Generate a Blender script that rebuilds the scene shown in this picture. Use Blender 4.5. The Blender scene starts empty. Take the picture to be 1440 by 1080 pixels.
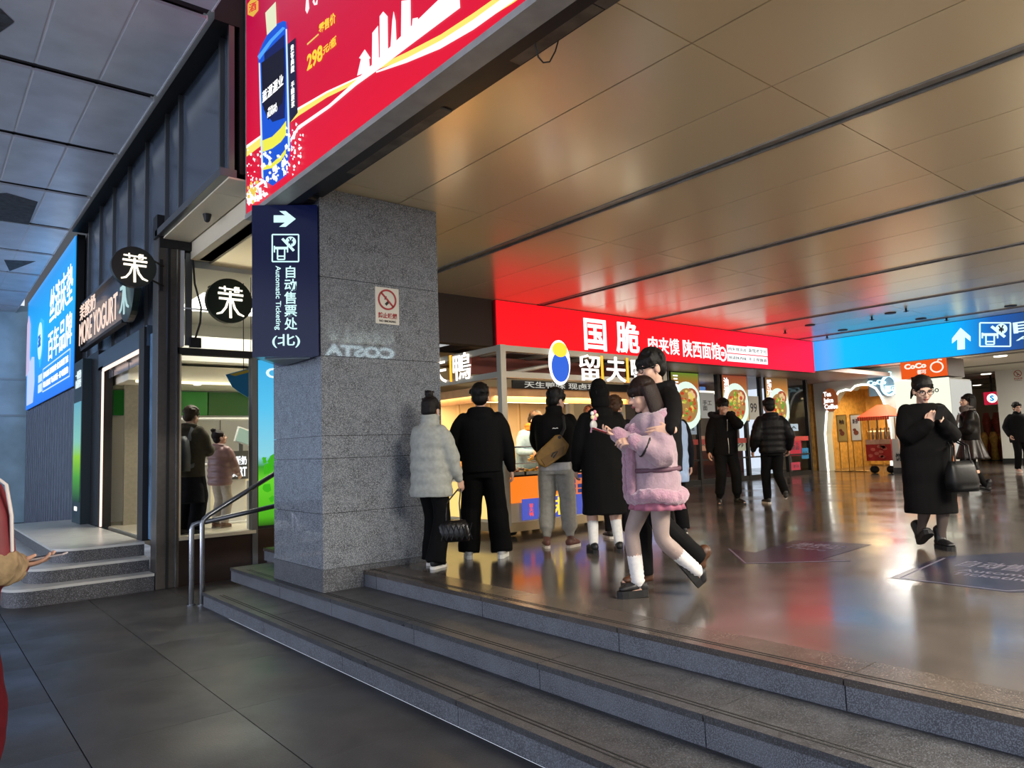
import bpy, bmesh, math, random
import numpy as np
from mathutils import Vector, Matrix, Euler
from mathutils.geometry import tessellate_polygon
random.seed(7); np.random.seed(7)
scene = bpy.context.scene
COL = scene.collection

# ---------------------------------------------------------------- camera
FPX, CX, CY, CAMH = 1015.0, 720.0, 540.0, 1.55
def _n(v): v = np.array(v, float); return v / np.linalg.norm(v)
_v1 = _n([1950 - CX, 588 - CY, FPX]); _v2 = np.array([-127 - CX, 660 - CY, FPX]); _v2 = _n(_v2 - _v1 * _v2.dot(_v1))
_v3 = np.cross(_v1, _v2); _v3 = -_v3 if _v3[1] > 0 else _v3
RW = np.array([_v1, _v2, _v3]); CAMP = np.array([0, 0, CAMH])
def at(px, py, axis, val):
    """the point of the real plane axis = val that a survey of the photograph puts at this pixel"""
    d = RW @ np.array([px - CX, py - CY, FPX]); t = (val - CAMP[axis]) / d[axis]
    return Vector(CAMP + t * d)
cam = bpy.data.cameras.new('camera'); cam_ob = bpy.data.objects.new('camera', cam); COL.objects.link(cam_ob)
_m = Matrix.Identity(4)
for i, c in enumerate((RW @ np.array([1, 0, 0]), RW @ np.array([0, -1, 0]), RW @ np.array([0, 0, -1]))):
    for j in range(3): _m[j][i] = c[j]
_m.translation = Vector(CAMP); cam_ob.matrix_world = _m
cam.sensor_width = 36; cam.lens = FPX / 1440 * 36; cam.clip_start = .05; cam.clip_end = 300
scene.camera = cam_ob
# ---------------------------------------------------------------- world, exposure, large lights
scene.view_settings.view_transform = 'Standard'; scene.view_settings.look = 'None'
scene.view_settings.gamma = 1; scene.view_settings.use_curve_mapping = False
scene.view_settings.exposure = 0.0
scene.cycles.max_bounces = 8; scene.cycles.diffuse_bounces = 4; scene.cycles.glossy_bounces = 4; scene.cycles.transmission_bounces = 6
scene.cycles.sample_clamp_indirect = 4; scene.cycles.use_denoising = True
W = bpy.data.worlds.new('night'); scene.world = W; W.use_nodes = True
W.node_tree.nodes['Background'].inputs[0].default_value = (.62, .68, .80, 1)
W.node_tree.nodes['Background'].inputs[1].default_value = 1.35
def area(name, loc, target, sx, sy, power, color, spread=180):
    l = bpy.data.lights.new(name, 'AREA'); l.shape = 'RECTANGLE'; l.size = sx; l.size_y = sy; l.energy = power; l.color = color
    l.spread = math.radians(spread)
    o = bpy.data.objects.new(name, l); COL.objects.link(o); o.location = loc
    o.rotation_euler = (Vector(target) - Vector(loc)).to_track_quat('-Z', 'Y').to_euler()
    return o
WARM = (1, .78, .5)
# three added fills, unseen, brighten the hall ceiling; then lobby and shop lamps
LAMPS = [
    ('hall_area_light', (4.5, -1.3, 4.05), (4.5, -1.3, 0), 2.4, 2.4, 1000, (1, .92, .79)),
    ('hall_area_light', (11.8, -2.4, 4.05), (11.8, -2.4, 0), 1.6, 1.6, 1200, (1, .92, .79)),
    ('hall_area_light', (16.4, -2.4, 4.05), (16.4, -2.4, 0), 1.6, 1.6, 950, (1, .92, .79)),
    ('hall_area_light', (22, 8.5, 3.55), (22, 8.5, 0), 2.0, 2.0, 260, (1, .93, .82)),
    ('hall_area_light', (25, 4.5, 3.55), (25, 4.5, 0), 3.0, 3.0, 380, (1, .93, .82)),
    ('yogurt_lamp', (4.3, 11.2, 3.9), (4.3, 11.2, 0), 2.4, 1.4, 170, (1, .93, .78)),
    ('noodle_lamp', (15, 13.6, 3.2), (15, 13.6, 0), 5, 1.5, 150, (1, .85, .65)),
    ('cafe_lamp', (25.5, 10.6, 3.0), (25.5, 10.6, 0), 2, 2.5, 160, (1, .76, .42)),
]
for nm, lo, ta, sx, sy, pw, co in LAMPS: area(nm, lo, ta, sx, sy, pw, co)

# ---------------------------------------------------------------- materials
def lin(c):
    if isinstance(c, str): c = tuple(int(c[i:i + 2], 16) / 255 for i in (0, 2, 4))
    return tuple(x / 12.92 if x <= .04045 else ((x + .055) / 1.055) ** 2.4 for x in c[:3]) + (1,)
MATS = {}
def mat(name, col, rough=.6, metal=0, emit=0, noise=0, nscale=20, bump=0, bscale=40, spec=.5, coat=0, alpha=1, trans=0, sheen=0, aniso=0, ecol=None, speck=None, rvar=0):
    if name in MATS: return MATS[name]
    m = bpy.data.materials.new(name); m.use_nodes = True; nt = m.node_tree; b = nt.nodes['Principled BSDF']
    c = lin(col); b.inputs['Base Color'].default_value = c
    b.inputs['Roughness'].default_value = rough; b.inputs['Metallic'].default_value = metal
    b.inputs['Specular IOR Level'].default_value = spec; b.inputs['Coat Weight'].default_value = coat; b.inputs['Coat Roughness'].default_value = .04
    b.inputs['Transmission Weight'].default_value = trans; b.inputs['Alpha'].default_value = alpha
    b.inputs['Sheen Weight'].default_value = sheen
    if emit:
        b.inputs['Emission Color'].default_value = lin(ecol) if ecol else c; b.inputs['Emission Strength'].default_value = emit
        if not ecol: b.inputs['Base Color'].default_value = (.01, .01, .01, 1); b.inputs['Specular IOR Level'].default_value = .12
    tc = None
    if noise or bump or speck or rvar:
        tc = nt.nodes.new('ShaderNodeTexCoord')
    if noise:
        n = nt.nodes.new('ShaderNodeTexNoise'); n.inputs['Scale'].default_value = nscale; n.inputs['Detail'].default_value = 5
        nt.links.new(tc.outputs['Object'], n.inputs['Vector'])
        r = nt.nodes.new('ShaderNodeValToRGB'); r.color_ramp.elements[0].position = .3; r.color_ramp.elements[1].position = .7
        r.color_ramp.elements[0].color = tuple(max(0, x * (1 - noise)) for x in c[:3]) + (1,); r.color_ramp.elements[1].color = tuple(min(1, x * (1 + noise)) for x in c[:3]) + (1,)
        nt.links.new(n.outputs['Fac'], r.inputs['Fac']); out = r.outputs['Color']
        if speck:
            v = nt.nodes.new('ShaderNodeTexNoise'); v.inputs['Scale'].default_value = speck[0]; v.inputs['Detail'].default_value = 2
            nt.links.new(tc.outputs['Object'], v.inputs['Vector'])
            r2 = nt.nodes.new('ShaderNodeValToRGB'); r2.color_ramp.elements[0].position = speck[1]; r2.color_ramp.elements[1].position = speck[1] + .06
            nt.links.new(v.outputs['Fac'], r2.inputs['Fac'])
            mx = nt.nodes.new('ShaderNodeMix'); mx.data_type = 'RGBA'
            nt.links.new(r2.outputs['Color'], mx.inputs['Factor']); nt.links.new(out, mx.inputs['A']); mx.inputs['B'].default_value = lin(speck[2]); out = mx.outputs['Result']
        nt.links.new(out, b.inputs['Base Color'])
    if rvar:
        n3 = nt.nodes.new('ShaderNodeTexNoise'); n3.inputs['Scale'].default_value = 1.3; n3.inputs['Detail'].default_value = 6
        nt.links.new(tc.outputs['Object'], n3.inputs['Vector'])
        mr = nt.nodes.new('ShaderNodeMapRange'); mr.inputs['From Min'].default_value = .3; mr.inputs['From Max'].default_value = .7
        mr.inputs['To Min'].default_value = max(0, rough - rvar); mr.inputs['To Max'].default_value = rough + rvar
        nt.links.new(n3.outputs['Fac'], mr.inputs['Value']); nt.links.new(mr.outputs['Result'], b.inputs['Roughness'])
    if bump:
        n2 = nt.nodes.new('ShaderNodeTexNoise'); n2.inputs['Scale'].default_value = bscale; n2.inputs['Detail'].default_value = 4
        nt.links.new(tc.outputs['Object'], n2.inputs['Vector'])
        bp = nt.nodes.new('ShaderNodeBump'); bp.inputs['Strength'].default_value = bump; bp.inputs['Distance'].default_value = .01
        nt.links.new(n2.outputs['Fac'], bp.inputs['Height']); nt.links.new(bp.outputs['Normal'], b.inputs['Normal'])
    MATS[name] = m
    return m
def glow(name, col, s=1.0): return mat(name, col, emit=s, rough=.5)
def ramp_glow(name, stops, axis, lo, hi, s=1.0):
    """a printed gradient on a backlit face: colour runs along one object axis between lo and hi"""
    if name in MATS: return MATS[name]
    m = bpy.data.materials.new(name); m.use_nodes = True; nt = m.node_tree; b = nt.nodes['Principled BSDF']
    b.inputs['Base Color'].default_value = (.01, .01, .01, 1); b.inputs['Roughness'].default_value = .4; b.inputs['Specular IOR Level'].default_value = .12
    g = nt.nodes.new('ShaderNodeNewGeometry'); sp = nt.nodes.new('ShaderNodeSeparateXYZ'); nt.links.new(g.outputs['Position'], sp.inputs[0])
    mr = nt.nodes.new('ShaderNodeMapRange'); mr.inputs['From Min'].default_value = lo; mr.inputs['From Max'].default_value = hi
    nt.links.new(sp.outputs['XYZ'[axis]], mr.inputs['Value'])
    r = nt.nodes.new('ShaderNodeValToRGB'); el = r.color_ramp.elements
    while len(el) < len(stops): el.new(.5)
    for e, (p, c) in zip(el, stops): e.position = p; e.color = lin(c)
    nt.links.new(mr.outputs[0], r.inputs[0]); nt.links.new(r.outputs[0], b.inputs['Emission Color']); b.inputs['Emission Strength'].default_value = s
    MATS[name] = m
    return m

# ---------------------------------------------------------------- objects
WL = {}
def tag(o, label=None, cat=None, group=None, kind=None):
    if label: o['label'] = label
    if cat: o['category'] = cat
    if group: o['group'] = group
    if kind: o['kind'] = kind
    return o
def thing(name, label, cat, loc, group=None, rotz=None, kind=None):
    o = bpy.data.objects.new(name, None); COL.objects.link(o); o.location = loc; o.empty_display_size = .1
    if rotz is not None: o.rotation_euler = (0, 0, rotz); WL[o] = Vector((0, 0, 0))
    else: WL[o] = Vector(loc)
    return tag(o, label, cat, group, kind)
def link(name, me, m, parent=None, loc=None):
    o = bpy.data.objects.new(name, me); COL.objects.link(o)
    if m is not None and not me.materials: me.materials.append(m)
    if parent is not None: o.parent = parent
    if loc is not None: o.location = loc
    return o
class MB:
    def __init__(s): s.v = []; s.f = []
    def add(s, vs, fs):
        k = len(s.v); s.v += [tuple(map(float, p)) for p in vs]; s.f += [tuple(i + k for i in f) for f in fs]; return s
    def box(s, a, b):
        x0, y0, z0 = a; x1, y1, z1 = b
        return s.add([(x0, y0, z0), (x1, y0, z0), (x1, y1, z0), (x0, y1, z0), (x0, y0, z1), (x1, y0, z1), (x1, y1, z1), (x0, y1, z1)],
                     [(0, 3, 2, 1), (4, 5, 6, 7), (0, 1, 5, 4), (1, 2, 6, 5), (2, 3, 7, 6), (3, 0, 4, 7)])
    def obox(s, c, half, rot):
        """oriented box: centre, half sizes, 3x3 rotation"""
        c = Vector(c); vs = []
        for z in (-1, 1):
            for x, y in ((-1, -1), (1, -1), (1, 1), (-1, 1)): vs.append(c + rot @ Vector((x * half[0], y * half[1], z * half[2])))
        return s.add(vs, [(0, 3, 2, 1), (4, 5, 6, 7), (0, 1, 5, 4), (1, 2, 6, 5), (2, 3, 7, 6), (3, 0, 4, 7)])
    def tube(s, pts, rad, n=8, flat=1.0, up=None, cap=True):
        """swept tube with rounded ends; rad is a number, a list, or list of (ra, rb)"""
        P = [Vector(p) for p in pts]; k = len(P)
        R = [rad] * k if not hasattr(rad, '__len__') else list(rad)
        R = [r if hasattr(r, '__len__') else (r, r * flat) for r in R]
        rings = []; ref = Vector(up) if up is not None else None
        T = [(P[min(i + 1, k - 1)] - P[max(i - 1, 0)]).normalized() for i in range(k)]
        if ref is None:
            ref = Vector((0, 0, 1)) if abs(T[0].z) < .9 else Vector((0, 1, 0))
        A = (ref - T[0] * ref.dot(T[0])).normalized()
        full = []
        for i in range(k):
            A = (A - T[i] * A.dot(T[i])).normalized(); B = T[i].cross(A)
            if i == 0 and cap:
                for q in (1.3, .9, .45): full.append((P[0] - T[0] * min(R[0]) * math.sin(q), A, B, R[0][0] * math.cos(q), R[0][1] * math.cos(q)))
            full.append((P[i], A.copy(), B, R[i][0], R[i][1]))
            if i == k - 1 and cap:
                for q in (.45, .9, 1.3): full.append((P[i] + T[i] * min(R[i]) * math.sin(q), A.copy(), B, R[i][0] * math.cos(q), R[i][1] * math.cos(q)))
        vs = []; fs = []
        for c, a, b, ra, rb in full:
            for j in range(n):
                t = 2 * math.pi * j / n; vs.append(c + a * (ra * math.cos(t)) + b * (rb * math.sin(t)))
        m = len(full)
        for i in range(m - 1):
            for j in range(n): fs.append((i * n + j, i * n + (j + 1) % n, (i + 1) * n + (j + 1) % n, (i + 1) * n + j))
        fs.append(tuple(range(n - 1, -1, -1))); fs.append(tuple((m - 1) * n + j for j in range(n)))
        return s.add(vs, fs)
    def ell(s, c, r, rot=None, nu=12, nv=8):
        c = Vector(c); r = (r, r, r) if not hasattr(r, '__len__') else r; vs = []; fs = []
        for i in range(1, nv):
            t = math.pi * i / nv
            for j in range(nu):
                p = 2 * math.pi * j / nu; q = Vector((r[0] * math.sin(t) * math.cos(p), r[1] * math.sin(t) * math.sin(p), r[2] * math.cos(t)))
                vs.append(c + (rot @ q if rot is not None else q))
        for i in range(nv - 2):
            for j in range(nu): fs.append((i * nu + j, (i + 1) * nu + j, (i + 1) * nu + (j + 1) % nu, i * nu + (j + 1) % nu))
        q = Vector((0, 0, r[2])); q = rot @ q if rot is not None else q
        vs += [c + q, c - q]; a, b = len(vs) - 2, len(vs) - 1
        for j in range(nu):
            fs.append((a, j, (j + 1) % nu)); fs.append((b, (nv - 2) * nu + (j + 1) % nu, (nv - 2) * nu + j))
        return s.add(vs, fs)
    def loft(s, rings, n=20, ex=2.3):
        """stacked rings (cx, cy, cz, rx, ry) or (.., tiltx) as a closed superellipse body"""
        vs = []; fs = []
        for rg in rings:
            cx, cy, cz, rx, ry = rg[:5]; tl = rg[5] if len(rg) > 5 else 0
            for j in range(n):
                t = 2 * math.pi * j / n; a, b = math.cos(t), math.sin(t)
                x = rx * math.copysign(abs(a) ** (2 / ex), a); y = ry * math.copysign(abs(b) ** (2 / ex), b)
                vs.append((cx + x, cy + y, cz + tl * y))
        m = len(rings)
        for i in range(m - 1):
            for j in range(n):
                q = (i * n + j, i * n + (j + 1) % n, (i + 1) * n + (j + 1) % n, (i + 1) * n + j)
                fs.append(q if rings[-1][2] > rings[0][2] else q[::-1])
        fs.append(tuple(range(n - 1, -1, -1))); fs.append(tuple((m - 1) * n + j for j in range(n)))
        return s.add(vs, fs)
    def prism(s, pts, a, u, v, n, depth):
        """2-D outline (u, v metres) extruded along n by depth from origin a"""
        a, u, v, n = Vector(a), Vector(u), Vector(v), Vector(n); k = len(pts)
        ar = sum(pts[i][0] * pts[(i + 1) % k][1] - pts[(i + 1) % k][0] * pts[i][1] for i in range(k))
        if ar < 0: pts = pts[::-1]
        f = [a + u * p[0] + v * p[1] for p in pts]; vs = [p + n * depth for p in f] + f
        tri = tessellate_polygon([[Vector((p[0], p[1], 0)) for p in pts]])
        fs = [tuple(t) for t in tri]
        if fs:
            p, q, r = (Vector((*pts[i], 0)) for i in fs[0])
            if (q - p).cross(r - p).z < 0: fs = [t[::-1] for t in fs]
        fs = fs + [tuple(i + k for i in t[::-1]) for t in fs]
        fs += [(i, i + k, (i + 1) % k + k, (i + 1) % k) for i in range(k)]
        return s.add(vs, fs)
    def mesh(s, name, off=Vector((0, 0, 0)), smooth=False):
        me = bpy.data.meshes.new(name); V = np.array(s.v, float).reshape(-1, 3) - np.array(off)
        me.from_pydata(V.tolist(), [], s.f); me.update()
        if smooth: me.shade_smooth()
        return me
    def build(s, name, m, parent=None, smooth=False, bevel=0, origin=None):
        if parent is not None:
            off = WL.get(parent, Vector((0, 0, 0)))
        elif origin is not None: off = Vector(origin)
        else:
            V = np.array(s.v); off = Vector(((V[:, 0].min() + V[:, 0].max()) / 2, (V[:, 1].min() + V[:, 1].max()) / 2, V[:, 2].min()))
        o = link(name, s.mesh(name, off, smooth), m, parent)
        if parent is None: o.location = off
        WL[o] = off
        if bevel:
            b = o.modifiers.new('bevel', 'BEVEL'); b.width = bevel; b.segments = 2; b.limit_method = 'ANGLE'; b.angle_limit = .6
        return o
def bx(name, a, b, m, parent=None, bevel=0, **k): return MB().box([min(p, q) for p, q in zip(a, b)], [max(p, q) for p, q in zip(a, b)]).build(name, m, parent, bevel=bevel, **k)
def struct(o, label=None): o['kind'] = 'structure'; return o

X_, Y_, Z_ = Vector((1, 0, 0)), Vector((0, 1, 0)), Vector((0, 0, 1))
FX = (-Y_, Z_, -X_)      # frame of a face that looks towards -X: right, up, out
FY = (X_, Z_, -Y_)       # frame of a face that looks towards -Y
_tcache = {}
def text_mesh(s, bold, ext, spacing=1.0):
    key = (s, bold, ext, spacing)
    if key in _tcache: return _tcache[key]
    c = bpy.data.curves.new('lettering', 'FONT'); c.body = s; c.offset = bold; c.extrude = ext; c.resolution_u = 3; c.align_x = 'LEFT'; c.space_character = spacing
    o = bpy.data.objects.new('lettering_tmp', c); COL.objects.link(o)
    me = bpy.data.meshes.new_from_object(o.evaluated_get(bpy.context.evaluated_depsgraph_get()))
    bpy.data.objects.remove(o); bpy.data.curves.remove(c)
    V = np.array([v.co[:] for v in me.vertices]).reshape(-1, 3); F = [tuple(p.vertices) for p in me.polygons]; bpy.data.meshes.remove(me)
    _tcache[key] = (V, F); return V, F
def text(name, s, box, frame, o0, m, parent, bold=.02, depth=.008, lift=.003, rot=0, shear=0, spacing=1.0, label=None):
    """lettering fitted into box (u0, v0, u1, v1) of the face with origin o0; rot=-90 reads downwards"""
    V, F = text_mesh(s, bold, .5, spacing); P = V.copy()
    if rot:
        a = math.radians(rot); P[:, 0], P[:, 1] = V[:, 0] * math.cos(a) - V[:, 1] * math.sin(a), V[:, 0] * math.sin(a) + V[:, 1] * math.cos(a)
    for k, (lo, hi) in enumerate(((box[0], box[2]), (box[1], box[3]))):
        a, b = P[:, k].min(), P[:, k].max(); P[:, k] = lo + (P[:, k] - a) / max(b - a, 1e-6) * (hi - lo)
    if shear: P[:, 1] += shear * (P[:, 0] - box[0])
    u, v, n = (np.array(q) for q in frame); o0 = np.array(o0)
    Q = o0 + P[:, :1] * u + P[:, 1:2] * v + ((P[:, 2:3] + .5) * depth + lift) * n
    mb = MB(); mb.add(Q.tolist(), F); o = mb.build(name, m, parent)
    if label: o['label'] = label
    return o
def textq(name, s, quad, fc, m, parent, bold=.01, depth=.002, lift=.004):
    """lettering laid into a four-cornered patch of a face (bl, br, tr, tl)"""
    V, F = text_mesh(s, bold, .5); lo, hi = V.min(0), V.max(0); u = (V[:, :1] - lo[0]) / (hi[0] - lo[0]); v = (V[:, 1:2] - lo[1]) / (hi[1] - lo[1])
    q = [np.array(p) for p in quad]; P = (q[0] * (1 - u) + q[1] * u) * (1 - v) + (q[3] * (1 - u) + q[2] * u) * v
    a, b, n = (np.array(k) for k in fc.f); Q = np.array(fc.o) + P[:, :1] * a + P[:, 1:2] * b + ((V[:, 2:3] + .5) * depth + lift) * n
    mb = MB(); mb.add(Q.tolist(), F); return mb.build(name, m, parent)
def flat(name, pts, frame, o0, m, parent, depth=.004, lift=.002):
    u, v, n = frame
    return MB().prism(list(pts), Vector(o0) + n * lift, u, v, n, depth).build(name, m, parent)
def flats(name, polys, frame, o0, m, parent, depth=.004, lift=.002):
    u, v, n = frame; mb = MB()
    for p in polys: mb.prism(list(p), Vector(o0) + n * lift, u, v, n, depth)
    return mb.build(name, m, parent)
def rect(u0, v0, u1, v1): return [(u0, v0), (u1, v0), (u1, v1), (u0, v1)]
def disc(c, r, n=32, ry=None, a0=0, a1=2 * math.pi):
    ry = ry or r; e = 0 if abs(a1 - a0 - 2 * math.pi) < 1e-6 else 1
    return [(c[0] + r * math.cos(a0 + (a1 - a0) * i / (n - e)), c[1] + ry * math.sin(a0 + (a1 - a0) * i / (n - e))) for i in range(n)]
def stroke(pts, w):
    """constant-width band along a 2-D polyline (w may be a list)"""
    P = [Vector((*p, 0)) for p in pts]; k = len(P); Wd = w if hasattr(w, '__len__') else [w] * k; L = []; R = []
    for i in range(k):
        t = (P[min(i + 1, k - 1)] - P[max(i - 1, 0)]).normalized(); nn = Vector((-t.y, t.x, 0)) * Wd[i] / 2
        L.append((P[i] + nn)[:2]); R.append((P[i] - nn)[:2])
    return L + R[::-1]
def uv_at(px, py, axis, val, frame, o0):
    d = at(px, py, axis, val) - Vector(o0); return (d.dot(frame[0]), d.dot(frame[1]))
# ================================================================ SETTING
M_pave = mat('paving', '303032', rough=.38, noise=.28, nscale=3.5, bump=.12, bscale=90, rvar=.14, speck=(160, .62, '56565a'))
M_joint = mat('joint', '141414', rough=.9)
M_slab = mat('step_granite', '343436', rough=.42, noise=.35, nscale=7, bump=.2, bscale=140, rvar=.15, speck=(190, .55, '55575c'))
M_riser = mat('riser_granite', '505359', rough=.5, noise=.35, nscale=6, bump=.3, bscale=140, rvar=.12, speck=(170, .5, '74787f'))
M_line = mat('groove', '101010', rough=.8)
M_hall = mat('hall_floor', '4d4743', rough=.16, noise=.22, nscale=2.2, rvar=.07, bump=.03, bscale=25, spec=.65, speck=(120, .62, '5d534a'))
M_pillar = mat('pillar_granite', '5f646b', rough=.03, noise=.35, nscale=9, spec=.5, speck=(170, .5, '989da3'))
M_ceil = mat('ceiling_metal', 'f8e4bb', rough=.25, metal=.40)
M_ceil_dark = mat('ceiling_void', '15120f', rough=.9)
M_track = mat('track_metal', '8f8b84', rough=.4, metal=.5, noise=.2, nscale=9)
M_canopy = mat('canopy_metal', 'c6ccd6', rough=.36, metal=.3, noise=.12, nscale=2.5)
M_canopy_dirty = mat('canopy_dirty', '3b3f45', rough=.8, noise=.5, nscale=14)
M_seam = mat('canopy_seam', 'c4c8cf', rough=.5)
M_black = mat('black_paint', '0d0d0e', rough=.6)
M_mull = mat('mullion', '6a6d70', rough=.35, metal=.7)
M_dkmetal = mat('dark_metal', '2b2c2f', rough=.4, metal=.6)
M_steel = mat('brushed_steel', '8d9094', rough=.25, metal=.9)
M_dkglass = mat('dark_glass', '4a5461', rough=.22, spec=.8, noise=.25, nscale=1.3)
M_glass = mat('clear_glass', 'f2f6f6', rough=.0, trans=1.0, spec=.5)
M_glass.node_tree.nodes['Principled BSDF'].inputs['IOR'].default_value = 1.12
M_white = mat('white_wall', 'd6d5ce', rough=.6)
M_bronze = mat('bronze_panel', '33261f', rough=.35, metal=.4, noise=.3, nscale=2)
M_brown = mat('brown_board', '3d302b', rough=.6)
M_cream = mat('cream_panel', 'd8cdb4', rough=.5)

# lower paving: stone tiles over a dark bed
pav = struct(bx('floor', (-6, -6, -.12), (2.41, 26, -.012), M_joint))
tm = MB().box((-.412, -.529, -.03), (.412, .529, 0)).mesh('tile')
tm.materials.append(M_pave)
for i in range(9):
    for j in range(27):
        x = 1.995 - i * .83; y = -3.95 + j * 1.06 - .37
        o = link('tile', tm, None, pav); o.location = Vector((x, y, 0)) - WL[pav]
under = struct(bx('floor', (2.41, 7.9, -.12), (7, 26, -.0), M_pave))
# three long steps, each of treads, risers and grooved nosings laid slab by slab
def long_step(x, z, yend, first, sl, xw):
    st = struct(bx('trim_%d' % first, (x + .03, -12, z - .15), (x + xw, yend - .02, z - .035), M_joint))
    st['label'] = 'concrete core under the granite slabs of one long step'
    y = yend; k = 0
    while y > -6:
        L = sl * (1 + .12 * math.sin(k * 2.3 + first)); y0 = max(y - L, -12)
        MB().box((x, y0 + .003, z - .15), (x + .03, y - .003, z - .038)).build('riser_slab', M_riser, st)
        MB().box((x - .012, y0 + .003, z - .034), (x + xw, y - .003, z)).build('tread_slab', M_hall_edge if z > .4 else M_slab, st)
        y = y0; k += 1
    g = MB()
    for q in (.055, .085): g.box((x + q, -12, z - .002), (x + q + .010, yend - .35, z + .0015))
    g.build('groove', M_line, st)
    return st
M_hall_edge = mat('hall_edge', '463f3a', rough=.26, noise=.3, nscale=4, speck=(150, .58, '6a625a'), rvar=.08)
long_step(2.41, .15, 8.14, 1, 1.55, .47); long_step(2.85, .30, 8.6, 2, 1.3, .5); long_step(3.33, .45, 8.85, 3, 1.45, .32)
for x, a, b, z in ((2.41, 8.12, 8.6, .15), (2.85, 8.58, 8.85, .30)):
    pass
hall = struct(bx('floor', (3.65, -12, .2), (46, 8.85, .45), M_hall))
hall2 = struct(bx('floor', (6.5, 8.85, .2), (46, 16, .45), M_hall))
struct(bx('floor', (3.36, 8.0, .2), (3.65, 8.84, .446), M_slab))

# granite pillar: core, skirting stones, big polished stones
PX0, PX1, PY0, PY1 = 2.915, 4.25, 6.30, 7.46
pil = struct(bx('pillar', (PX0 + .02, PY0 + .02, .30), (PX1 - .02, PY1 - .02, 4.11), M_joint)); pil['label'] = 'square grey granite pillar standing on the steps'
bands = [.50, 1.008, 1.516, 1.727, 2.48, 3.236, 4.108]
for k in range(len(bands) - 1):
    a, b = bands[k] + .0025, bands[k + 1] - .0025
    MB().box((PX0, PY0, a), (PX1, PY0 + .02, b)).build('stone_panel', M_pillar, pil)
    MB().box((PX0, PY0 + .021, a), (PX0 + .02, PY1, b)).build('stone_panel', M_pillar, pil)
    MB().box((PX1 - .02, PY0 + .021, a), (PX1, PY1, b)).build('stone_panel', M_pillar, pil)
M_skirt = mat('skirting_granite', '4c4e52', rough=.3, noise=.3, nscale=8, speck=(120, .52, '7d8085'))
MB().box((PX0 - .006, PY0 - .006, .30), (PX1 + .006, PY0 + .02, .50)).build('skirting_stone', M_skirt, pil)
MB().box((PX0 - .006, PY0 + .02, .30), (PX0 + .02, PY1, .50)).build('skirting_stone', M_skirt, pil)

# hall ceiling: large satin metal panels between open tracks
ceil = struct(bx('ceiling', (2.94, -12, 4.14), (46, 16, 4.4), M_ceil_dark))
ys = [-11.17, -7.72, -4.27, -.82, 2.63, 6.08, 9.53, 12.98, 16]
xs = [2.95]
x = 3.79; xb = [(2.95, 3.785), (3.79, 4.735), (4.74, 5.60)]
b0 = 5.76
while b0 < 40:
    xb += [(b0, b0 + .95), (b0 + .955, b0 + 1.905), (b0 + 1.91, b0 + 2.81)]; b0 += 2.97
for a, b in xb:
    for j in range(len(ys) - 1):
        if a > 18.4 and ys[j + 1] > 4: continue
        if a > 18.4: pass
        MB().box((a + .004, ys[j] + .005, 4.11), (b - .004, ys[j + 1] - .005, 4.13)).build('panel', M_ceil, ceil)
b0 = 5.60
tr = []
while b0 < 40:
    y1 = 9.5 if b0 < 18 else 4.5
    for yy0, yy1 in ((-11, -4.27), (-4.27, 2.63), (2.63, y1)):
        m_ = MB().box((b0 + .01, yy0, 4.135), (b0 + .15, yy1 - .004, 4.14)).box((b0, yy0, 4.098), (b0 + .022, yy1, 4.14)).box((b0 + .138, yy0, 4.098), (b0 + .16, yy1, 4.14))
        if yy0 < 3: m_.box((b0 + .05, yy0, 4.115), (b0 + .11, yy1, 4.137))
        m_.build('lighting_track', M_track, ceil)
    b0 += 2.97
# flat lobby ceiling beyond the blue sign
c2 = struct(bx('ceiling', (18.5, 3.2, 3.66), (40, 14, 3.8), mat('lobby_ceiling', 'd9d2c2', rough=.6)))
for i in range(6):
    for j in range(4):
        X, Y = 20 + i * 3.3, 4.3 + j * 2.4
        MB().tube([(X, Y, 3.63), (X, Y, 3.655)], .16, n=14, cap=False).build('downlight', glow('downlight_glow', 'fff6e2', 3), c2)
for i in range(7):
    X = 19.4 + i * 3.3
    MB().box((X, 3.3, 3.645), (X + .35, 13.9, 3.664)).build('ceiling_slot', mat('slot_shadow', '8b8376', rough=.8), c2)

# canopy over the pavement: metal panels on dark beams
can = struct(bx('ceiling', (-6, -6, 5.9), (2.06, 26, 6.1), M_black))
cy = [-5.33 + 2.03 * k for k in range(16)]
for j in range(len(cy) - 1):
    a, b = cy[j] + .08, cy[j + 1] - .08
    for i in range(8):
        x1 = 2.06 - i * .6; 
        MB().box((x1 - .575, a, 5.80), (x1 - .005, b, 5.83)).build('panel', M_canopy, can)
        if i: MB().box((x1 - .005, a, 5.803), (x1 + .025, b, 5.825)).build('seam_strip', M_seam, can)
    MB().box((2.06, a, 5.79), (2.075, b, 5.84)).build('edge_strip', M_seam, can)
    MB().box((-6, b + .02, 5.84), (2.06, b + .14, 5.9)).build('beam', M_dkmetal, can)
flats('soot_stain', [[(.02, 8.4), (.5, 8.42), (.62, 8.05), (.3, 7.6), (-.3, 7.3), (-.6, 8.3)], [(1.05, 15.0), (1.45, 15.0), (1.43, 13.6), (1.0, 13.4), (.4, 13.9), (.2, 14.9)], [(1.5, 18.9), (1.85, 17.7), (1.32, 17.9)]], (X_, Y_, -Z_), (0, 0, 5.80), M_canopy_dirty, can, depth=.003, lift=.0005)

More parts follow.
